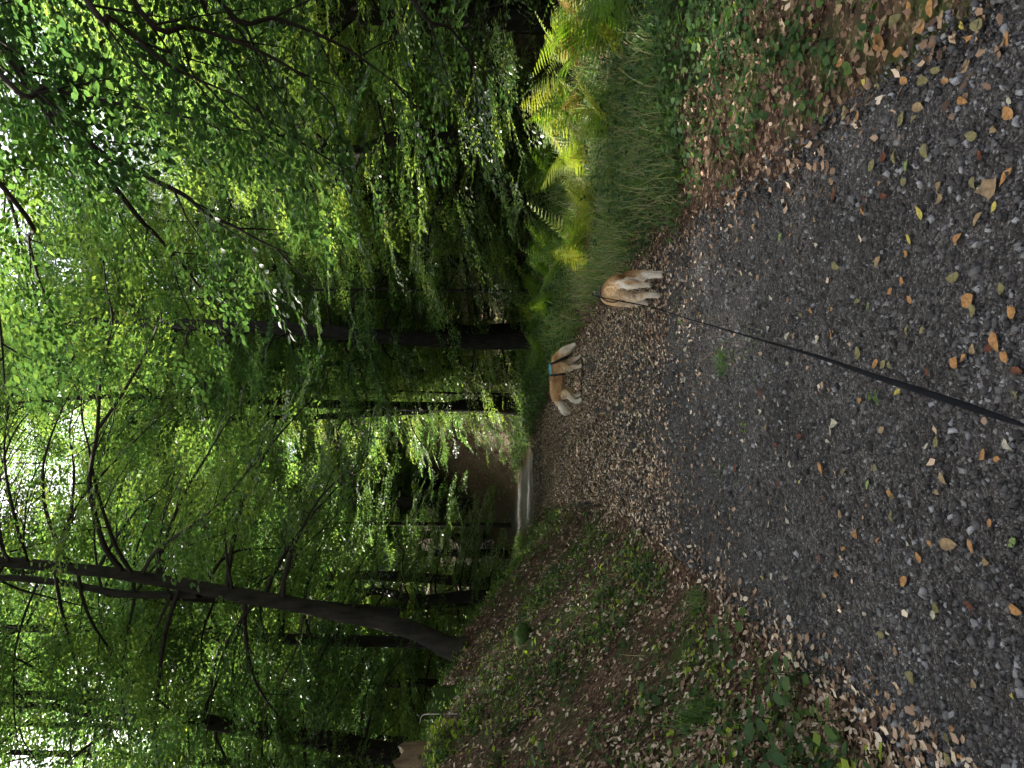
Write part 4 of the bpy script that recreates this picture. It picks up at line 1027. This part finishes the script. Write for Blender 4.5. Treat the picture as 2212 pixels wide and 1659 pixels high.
# stumps, log, moss stone, twig
def stump(name, label, x, y, r, h, seed, mat_s, mat_t, roots=3):
    x, y = float(x), float(y); z = gz(x, y); rr = np.random.default_rng(seed)
    root = thing(name, label, 'stump', (x, y, z))
    ns, nr = 22, 8; ang = np.linspace(0, 6.283, ns, endpoint=False)
    ph = rr.uniform(0, 6.28); V = []
    for i in range(nr):
        f = i / (nr - 1); fl = 1 + .7 * (1 - f) ** 3 * (.5 + .5 * np.cos(roots * ang + ph)) + .25 * (1 - f) ** 2
        rad = r * fl * (1 + .08 * np.cos(7 * ang + ph * 2) + .05 * np.cos(11 * ang + ph)) * (1 + .035 * rr.normal(0, 1, ns))
        V.append(np.stack([rad * np.cos(ang), rad * np.sin(ang), np.full(ns, -.25 + (h + .25) * f) + ((.06 * np.cos(ang + 1) + .03 * np.cos(5 * ang) + .02 * rr.normal(0, 1, ns)) if i == nr - 1 else 0)], -1))
    V = np.concatenate(V); i = np.arange(nr - 1)[:, None] * ns; j = np.arange(ns)[None]
    Q = np.stack([i + j, i + (j + 1) % ns, i + ns + (j + 1) % ns, i + ns + j], -1).reshape(-1, 4)
    link('bark', mesh('stump_bark', V, [Q], None, M[mat_s], True), root)
    top = V[-ns:]; c = top.mean(0); mid = c + (top - c) * .5 + np.array((0, 0, .004))
    VT = np.vstack([[c + (0, 0, .006)], mid, top + np.array((0, 0, .001))]); j = np.arange(ns)
    link('cut_face', mesh('stump_top', VT, [np.stack([np.zeros(ns, int), 1 + j, 1 + (j + 1) % ns], -1), np.stack([1 + j, 1 + ns + j, 1 + ns + (j + 1) % ns, 1 + (j + 1) % ns], -1)], None, M[mat_t]), root)
    return root
M['stump'] = noise_mat('old_stump_wood', (.04, .026, .014), (.17, .115, .062), 14, .85, .2, .6, (1, 1, .25))
M['stump_top'] = noise_mat('cut_wood', (.10, .07, .04), (.24, .18, .11), 20, .8, .2, .3)
M['moss'] = noise_mat('moss', (.015, .035, .008), (.05, .075, .018), 30, .95, .1, .8)
stump('tree_stump', 'weathered brown cut stump at the top of the left bank', -4.3, 8.8, .19, .30, 5, 'stump', 'stump_top', 4)
stump('tree_stump', 'low dark mossy stump behind the bank crest', -4.3, 10.3, .24, .22, 6, 'moss', 'moss', 3)
p = on_ground(*c6(1200, 810))
bm = bmesh.new(); bmesh.ops.create_icosphere(bm, subdivisions=3, radius=1)
co = np.array([v.co[:] for v in bm.verts]); fc = np.array([[v.index for v in f.verts] for f in bm.faces]); bm.free()
co *= (1 + .16 * vnoise(co[:, 0] * 1.7 + 3, co[:, 1] * 1.7 + co[:, 2], 7) + .05 * vnoise(co[:, 0] * 5, co[:, 1] * 5 + co[:, 2] * 4, 8))[:, None] * np.array((.16, .13, .10))
o = link('mossy_stone', mesh('mossy_stone', co, [fc], None, M['moss'], True), None, (p[0], p[1], gz(p[0], p[1]) + .04)); tag(o, 'dark green mossy stone lying on the left bank', 'stone')
M['deadtwig'] = flat_mat('bleached_twig', (.34, .30, .26), .8)
d = 8.9; p = at(c6(640, 1400)[0], c6(640, 1400)[1], d)
tw_ = np.array([at(*c6(600, 1310), d), at(*c6(540, 1312), d + .03), at(*c6(517, 1330), d + .05), at(*c6(510, 1370), d + .1)])
mb = MB(); g0 = np.array(p); pts = curve_pts(np.vstack([np.array((tw_[0][0], tw_[0][1], gz(tw_[0][0], tw_[0][1]) - .02)), tw_]), 14); mb.tube(pts - g0, np.linspace(.008, .004, 14), 6)
tag(link('dead_twig', mb.mesh('dead_twig', M['deadtwig'], True), None, tuple(g0)), 'bent bleached dead twig sticking up beside the stump', 'twig')
#--DOGS--
def fur_mat():
    return tint_mat('golden_fur', [(0, (.17, .075, .03)), (.35, (.50, .29, .12)), (.65, (.68, .48, .27)), (1, (.84, .75, .60))], .7, .2, .3, 22)
M['fur'] = fur_mat()
M['black_strap'] = flat_mat('black_webbing', (.012, .012, .014), .6, .3)
M['teal'] = flat_mat('teal_fabric', (.07, .22, .25), .7, .3)
M['grey_strap'] = flat_mat('grey_webbing', (.11, .115, .13), .6, .4)
M['lead'] = flat_mat('black_lead_webbing', (.0045, .0048, .0065), .9, .08)
M['nose'] = flat_mat('dog_nose', (.012, .009, .009), .35, .5)
M['metal'] = flat_mat('buckle_metal', (.55, .58, .6), .3, .8)

def skin(name, chains, mat):
    """chains: list of (list of (x,y,z,rx,ry), attach index or None); one continuous surface"""
    verts, edges, rad, index = [], [], [], {}
    for ck, ch in chains:
        prev = index[ck] if ck else None
        for key, x, y, z, a, b in ch:
            i = len(verts); verts.append((x, y, z)); rad.append((a, b)); index[key] = i
            if prev is not None: edges.append((prev, i))
            prev = i
    me = bpy.data.meshes.new(name + '_skeleton'); me.from_pydata(verts, edges, []); o = bpy.data.objects.new(name + '_tmp', me); C.objects.link(o)
    md = o.modifiers.new('Skin', 'SKIN'); md.use_smooth_shade = True; md.branch_smoothing = .6
    if not me.skin_vertices: me.skin_vertices.new()
    sv = me.skin_vertices[0].data
    for i, (a, b) in enumerate(rad): sv[i].radius = (a, b); sv[i].use_root = (i == 0)
    sub = o.modifiers.new('Sub', 'SUBSURF'); sub.levels = 2; sub.render_levels = 2
    dg = bpy.context.evaluated_depsgraph_get(); ev = o.evaluated_get(dg)
    out = bpy.data.meshes.new_from_object(ev); out.name = name
    C.objects.unlink(o); bpy.data.objects.remove(o)
    out.materials.clear(); out.materials.append(mat)
    n = len(out.polygons); out.polygons.foreach_set('use_smooth', np.ones(n, bool))
    return out

def dog(name, label, cat, loc, rotz, pose, seed, scale=1.0, fat=1.0):
    root = thing(name, label, cat, loc); root.rotation_euler.z = rotz; root.scale = (scale,) * 3
    hl, hr, fl, fr = pose['hl'], pose['hr'], pose['fl'], pose['fr']
    ch = [(None, [('pel', -.24, 0, .46, .115, .115), ('loin', -.08, 0, .455, .115, .125), ('rib', .08, 0, .435, .125, .145), ('sho', .23, 0, .445, .115, .135), ('nb', .33, 0, .45, .09, .105)]),
          ('nb', [('n1', *pose['neck'][0], .080, .092), ('head', *pose['neck'][1], .088, .088), ('brow', *pose['neck'][2], .062, .062), ('muz', *pose['neck'][3], .040, .038), ('nos', *pose['neck'][4], .028, .026)]),
          ('pel', [('rump', -.335, 0, .475, .09, .08)] ),
          ('rump', [('t%d' % i, *q) for i, q in enumerate(pose['tail'])])]
    for sgn, leg, k in ((1, hl, 'hl'), (-1, hr, 'hr')):
        dx, lift = leg
        ch.append(('pel', [(k + '0', -.255 + dx * .2, sgn * .075, .37, .085, .075), (k + '1', -.215 + dx * .5, sgn * .095, .27, .066, .055), (k + '2', -.345 + dx * .85, sgn * .085, .155, .033, .030), (k + '3', -.325 + dx, sgn * .085, .05, .026, .026), (k + '4', -.275 + dx, sgn * .088, .024, .030, .022)]))
    for sgn, leg, k in ((1, fl, 'fl'), (-1, fr, 'fr')):
        dx, lift = leg
        ch.append(('sho', [(k + '0', .225 + dx * .15, sgn * .085, .35, .062, .058), (k + '1', .185 + dx * .45, sgn * .085, .26, .045, .043), (k + '2', .215 + dx * .85, sgn * .08, .125, .029, .029), (k + '3', .22 + dx, sgn * .08, .045, .026, .026), (k + '4', .265 + dx, sgn * .082, .022, .030, .021)]))
    hx, hy, hz = pose['neck'][1]
    for sgn in (1, -1):
        ch.append(('head', [('e%d0' % sgn, hx - .005, sgn * .062, hz + .03, .026, .016), ('e%d1' % sgn, hx + .005, sgn * .088, hz - .03, .032, .011), ('e%d2' % sgn, hx + .02, sgn * .086, hz - .08, .018, .008)]))
    ch = [(a_, [(q[0], q[1], q[2], q[3], q[4] * fat, q[5] * fat) for q in b_]) for a_, b_ in ch]
    me = skin(name + '_body', ch, M['fur'])
    n = len(me.vertices); co = np.empty(n * 3, np.float32); me.vertices.foreach_get('co', co); co = co.reshape(-1, 3)
    nr = np.empty(n * 3, np.float32); me.vertices.foreach_get('normal', nr); nr = nr.reshape(-1, 3)
    # the skin's lowest point stands on the ground
    dz = co[:, 2].min(); co[:, 2] -= dz; me.vertices.foreach_set('co', co.ravel())
    def coat(P):
        z = P[:, 2]; x = P[:, 0]
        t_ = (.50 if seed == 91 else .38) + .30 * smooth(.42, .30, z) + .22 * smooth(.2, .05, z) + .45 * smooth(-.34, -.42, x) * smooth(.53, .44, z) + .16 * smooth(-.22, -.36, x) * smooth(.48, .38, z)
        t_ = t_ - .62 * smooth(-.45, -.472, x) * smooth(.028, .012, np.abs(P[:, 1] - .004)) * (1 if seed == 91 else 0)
        if seed == 91: t_ = t_ - .30 * smooth(-.03, -.08, P[:, 1]) * smooth(.47, .40, z) * smooth(.10, .22, z) - .10 * smooth(.03, -.02, x) * smooth(.12, .02, np.abs(P[:, 1])) * smooth(.5, .46, z)  # right haunch and leg darkened: shading painted into the coat colour
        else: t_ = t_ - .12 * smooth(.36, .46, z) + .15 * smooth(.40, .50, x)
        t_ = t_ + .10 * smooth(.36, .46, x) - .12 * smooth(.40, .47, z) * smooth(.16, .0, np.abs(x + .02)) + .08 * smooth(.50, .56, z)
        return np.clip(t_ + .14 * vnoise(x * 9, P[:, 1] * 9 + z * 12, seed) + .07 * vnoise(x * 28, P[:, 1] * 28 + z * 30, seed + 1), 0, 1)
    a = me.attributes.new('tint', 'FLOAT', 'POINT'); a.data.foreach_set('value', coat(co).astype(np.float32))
    body = link('body', me, root)
    # coat: short tapered locks lying backward, longer on tail, thighs, belly and chest
    rr = np.random.default_rng(seed)
    me.calc_loop_triangles(); tri = np.empty(len(me.loop_triangles) * 3, np.int32); me.loop_triangles.foreach_get('vertices', tri); tri = tri.reshape(-1, 3)
    A_, B_, C_ = co[tri[:, 0]], co[tri[:, 1]], co[tri[:, 2]]; ar = np.linalg.norm(np.cross(B_ - A_, C_ - A_), axis=1)
    m = 15000; ti = rr.choice(len(tri), m, p=ar / ar.sum()); u = np.sqrt(rr.random(m))[:, None]; v_ = rr.random(m)[:, None]
    P = A_[ti] * (1 - u) + B_[ti] * u * (1 - v_) + C_[ti] * u * v_; N = norm(nr[tri[ti, 0]] + nr[tri[ti, 1]] + nr[tri[ti, 2]])
    flow = np.tile(np.array((-1., 0, -.55)), (m, 1)); leg = P[:, 2] < .28; flow[leg] = (-.25, 0, -1); hd = P[:, 0] > .34
    flow[hd] = (-.7, 0, .5)
    tl = P[:, 0] < -.40
    flow[tl] = (-.4, 0, -1)
    D = norm(flow - N * np.sum(flow * N, 1, keepdims=True) * .75 + N * .18 + rr.normal(0, .16, P.shape))
    L = .020 + .028 * tl + .020 * ((P[:, 2] < .36) & (P[:, 2] > .2) & (P[:, 0] > -.2)) + .026 * ((P[:, 0] < -.26) & (P[:, 2] > .2) & (P[:, 2] < .42)) - .009 * hd - .012 * (P[:, 2] < .2)
    L = L * rr.uniform(.6, 1.3, m); S = norm(np.cross(D, N)); w_ = .0034
    V = np.stack([P - N * .002 - S * w_, P - N * .002 + S * w_, P + D * (L * .55)[:, None] + N * .004 + S * w_ * .5, P + D * L[:, None]], 1).reshape(-1, 3)
    V[:, 2] = np.maximum(V[:, 2], .001)
    Q = (np.array([[0, 1, 2], [0, 2, 3]])[None] + (np.arange(m) * 4)[:, None, None]).reshape(-1, 3)
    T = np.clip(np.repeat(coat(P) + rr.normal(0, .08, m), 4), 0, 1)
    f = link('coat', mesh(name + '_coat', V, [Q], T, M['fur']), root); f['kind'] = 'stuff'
    # nose and eyes
    nx = np.array(pose['neck'][4]); mx = np.array(pose['neck'][3]); hd_ = norm(nx - mx)
    def ball(nm, c, r, mat):
        bm = bmesh.new(); bmesh.ops.create_icosphere(bm, subdivisions=2, radius=1); cc = np.array([v.co[:] for v in bm.verts]) * np.array(r) + np.array(c); ff = np.array([[v.index for v in q.verts] for q in bm.faces]); bm.free()
        return link(nm, mesh(nm, cc, [ff], None, mat, True), root)
    ball('nose', nx + hd_ * .018 + np.array((0, 0, -dz)), (.014, .017, .014), M['nose'])
    bp = np.array(pose['neck'][2])
    for sgn in (1, -1): ball('eye', bp + np.array((.012, sgn * .047, .022 - dz)), (.009, .008, .009), M['nose'])
    tree = BVHTree.FromPolygons([tuple(map(float, c)) for c in co], [tuple(map(int, t_)) for t_ in tri])
    return root, tree, dz

def strap(name, parent, bvh, centre, axis, up, width, mat, a0=0, a1=2 * math.pi, off=.014, n=40, rmax=.4, thick=.004):
    """a band of webbing laid round the body by casting inwards onto it"""
    c = np.array(centre, float); ax = norm(np.array(axis, float)); up = norm(np.array(up, float) - ax * np.dot(up, ax)); sd = np.cross(ax, up)
    V = []; k = 0; closed = abs(a1 - a0) > 6.2
    for t_ in np.linspace(a0, a1, n, endpoint=not closed):
        d = up * math.cos(t_) + sd * math.sin(t_); row = []
        for s_ in (-.5, .5):
            o = c + ax * width * s_; h = bvh.ray_cast(Vector(o + d * rmax), Vector(-d), rmax)
            r_ = rmax - h[3] if h[0] is not None else (k or .13)
            k = r_; row.append((o, d, r_))
        r_ = max(row[0][2], row[1][2])
        V += [row[0][0] + d * (r_ + off), row[1][0] + d * (r_ + off), row[1][0] + d * (r_ + off - thick), row[0][0] + d * (r_ + off - thick)]
    V = np.array(V).reshape(-1, 4, 3)
    # smooth the radius so the band lies taut
    for _ in range(2):
        if closed: V = (np.roll(V, 1, 0) + 2 * V + np.roll(V, -1, 0)) / 4
        else: V[1:-1] = (V[:-2] + 2 * V[1:-1] + V[2:]) / 4
    m = len(V); F_ = []
    for i in range(m if closed else m - 1):
        a, b = i * 4, ((i + 1) % m) * 4
        for q in range(4): F_.append((a + q, a + (q + 1) % 4, b + (q + 1) % 4, b + q))
    if not closed: F_ += [(0, 1, 2, 3), ((m - 1) * 4 + 3, (m - 1) * 4 + 2, (m - 1) * 4 + 1, (m - 1) * 4)]
    return link(name, mesh(name, V.reshape(-1, 3), [np.array(F_)], None, mat, True), parent)

# near dog: seen from behind, walking away with its head down
nx_, ny_ = .93, 7.63
POSE1 = dict(hl=(.06, 0), hr=(-.10, 0), fl=(.08, 0), fr=(-.10, 0),
             neck=[(.42, .02, .40), (.50, .03, .33), (.565, .03, .285), (.625, .03, .235), (.66, .03, .205)],
             tail=[(-.40, 0, .445, .032, .032), (-.44, .0, .395, .040, .038), (-.465, .005, .345, .043, .036), (-.465, .005, .295, .032, .028), (-.46, .005, .265, .013, .013)])
near, bv, dz1 = dog('dog', 'golden retriever walking away on the lead, seen from behind', 'dog', (nx_, ny_, gz(nx_, ny_) + .003), math.pi / 2 + .04, POSE1, 91, 1.0)
har = strap('harness', near, bv, (.07, 0, .43 - dz1), (1, 0, .05), (0, 0, 1), .034, M['black_strap'])
strap('chest_strap', har, bv, (.30, 0, .43 - dz1), (1, 0, .55), (0, 0, 1), .03, M['black_strap'])
strap('back_strap', har, bv, (.18, 0, .44 - dz1), (1, 0, 0), (0, 0, 1), .20, M['black_strap'], -.22, .22, .018, 8)
strap('reflective_trim', har, bv, (.05, 0, .43 - dz1), (1, 0, .05), (0, 0, 1), .012, M['grey_strap'], -.5, .9, .022, 18)
# far dog: side view, sniffing at the path
fx_, fy_ = .10, 13.75
POSE2 = dict(hl=(.03, 0), hr=(-.05, 0), fl=(.15, 0), fr=(-.01, 0),
             neck=[(.41, 0, .385), (.47, 0, .285), (.53, 0, .215), (.575, 0, .15), (.60, 0, .115)],
             tail=[(-.40, 0, .445, .040, .040), (-.45, 0, .375, .055, .058), (-.505, 0, .335, .060, .062), (-.56, 0, .33, .045, .050), (-.60, 0, .335, .018, .02)])
far, bv2, dz2 = dog('dog', 'golden retriever in a teal harness sniffing the ground further down the path', 'dog', (fx_, fy_, gz(fx_, fy_) + .003), -.06, POSE2, 97, 1.04, 1.2)
har = strap('harness', far, bv2, (.07, 0, .43 - dz2), (1, 0, .12), (0, 0, 1), .034, M['black_strap'])
strap('chest_strap', har, bv2, (.31, 0, .42 - dz2), (1, 0, .45), (0, 0, 1), .04, M['black_strap'])
strap('saddle_panel', har, bv2, (.165, 0, .44 - dz2), (1, 0, .05), (0, 0, 1), .17, M['teal'], -.75, .75, .018, 14)

# the lead from the photographer's hand to the near dog's harness
hw_ = near.location; Lp = [at(2420, 985, .82), at(2290, 945, .95), at(2175, 906, 1.08), at(2075, 873, 1.2), at(1975, 840, 1.36), at(1875, 808, 1.62), at(1758, 768, 2.15), at(1608, 724, 3.6), at(1474, 685, 5.6), at(1400, 662, 6.7)]
Lp.append(np.array((nx_ - .05, ny_ + .03, .60))); Lp.append(np.array((nx_ - .005, ny_ + .09, .585)))
for q in Lp: q[2] = max(q[2], float(H(q[0], q[1])) + .012)
pts = curve_pts(Lp, 90); pts[:, 2] = np.maximum(pts[:, 2], H(pts[:, 0], pts[:, 1]) + .012)
tg = norm(np.gradient(pts, axis=0)); sd = norm(np.cross(tg, np.array((0, 0, 1.)))); up = np.cross(sd, tg)
f = np.linspace(0, 1, 90); tw2 = np.interp(f, [0, .12, .25, .4, .6, 1], [1.45, 1.2, .35, .2, .8, .4])
ww = norm(sd * np.cos(tw2)[:, None] + up * np.sin(tw2)[:, None]); th = np.cross(tg, ww)
V = np.stack([pts - ww * .0062 - th * .0012, pts + ww * .0062 - th * .0012, pts + ww * .0062 + th * .0012, pts - ww * .0062 + th * .0012], 1).reshape(-1, 3)
Q = np.concatenate([np.array([[q, (q + 1) % 4, 4 + (q + 1) % 4, 4 + q]]) + (np.arange(89) * 4)[:, None] for q in range(4)])
lead = link('dog_lead', mesh('dog_lead', V, [Q], None, M['lead'], True)); tag(lead, 'dark webbing lead running up the path to the near dog', 'lead')
hk = MB(); hk.tube([Lp[-1] + np.array((0, -.03, .012)), Lp[-1] + np.array((0, 0, .014)), Lp[-1] + np.array((0, .03, .006))], [.007, .009, .006], 8)
link('snap_hook', hk.mesh('snap_hook', M['metal'], True), lead)
# the far dog's trailing line
yy = np.full(30, 13.62) + .02 * np.sin(np.linspace(0, 7, 30)); xx = np.linspace(-.26, .42, 30)
mb = MB(); mb.tube(np.stack([xx, yy, H(xx, yy) + .022], -1), np.full(30, .009), 6)
tag(link('trailing_line', mb.mesh('trailing_line', M['lead'], True)), 'thin dark line trailing on the leaves under the far dog', 'lead')
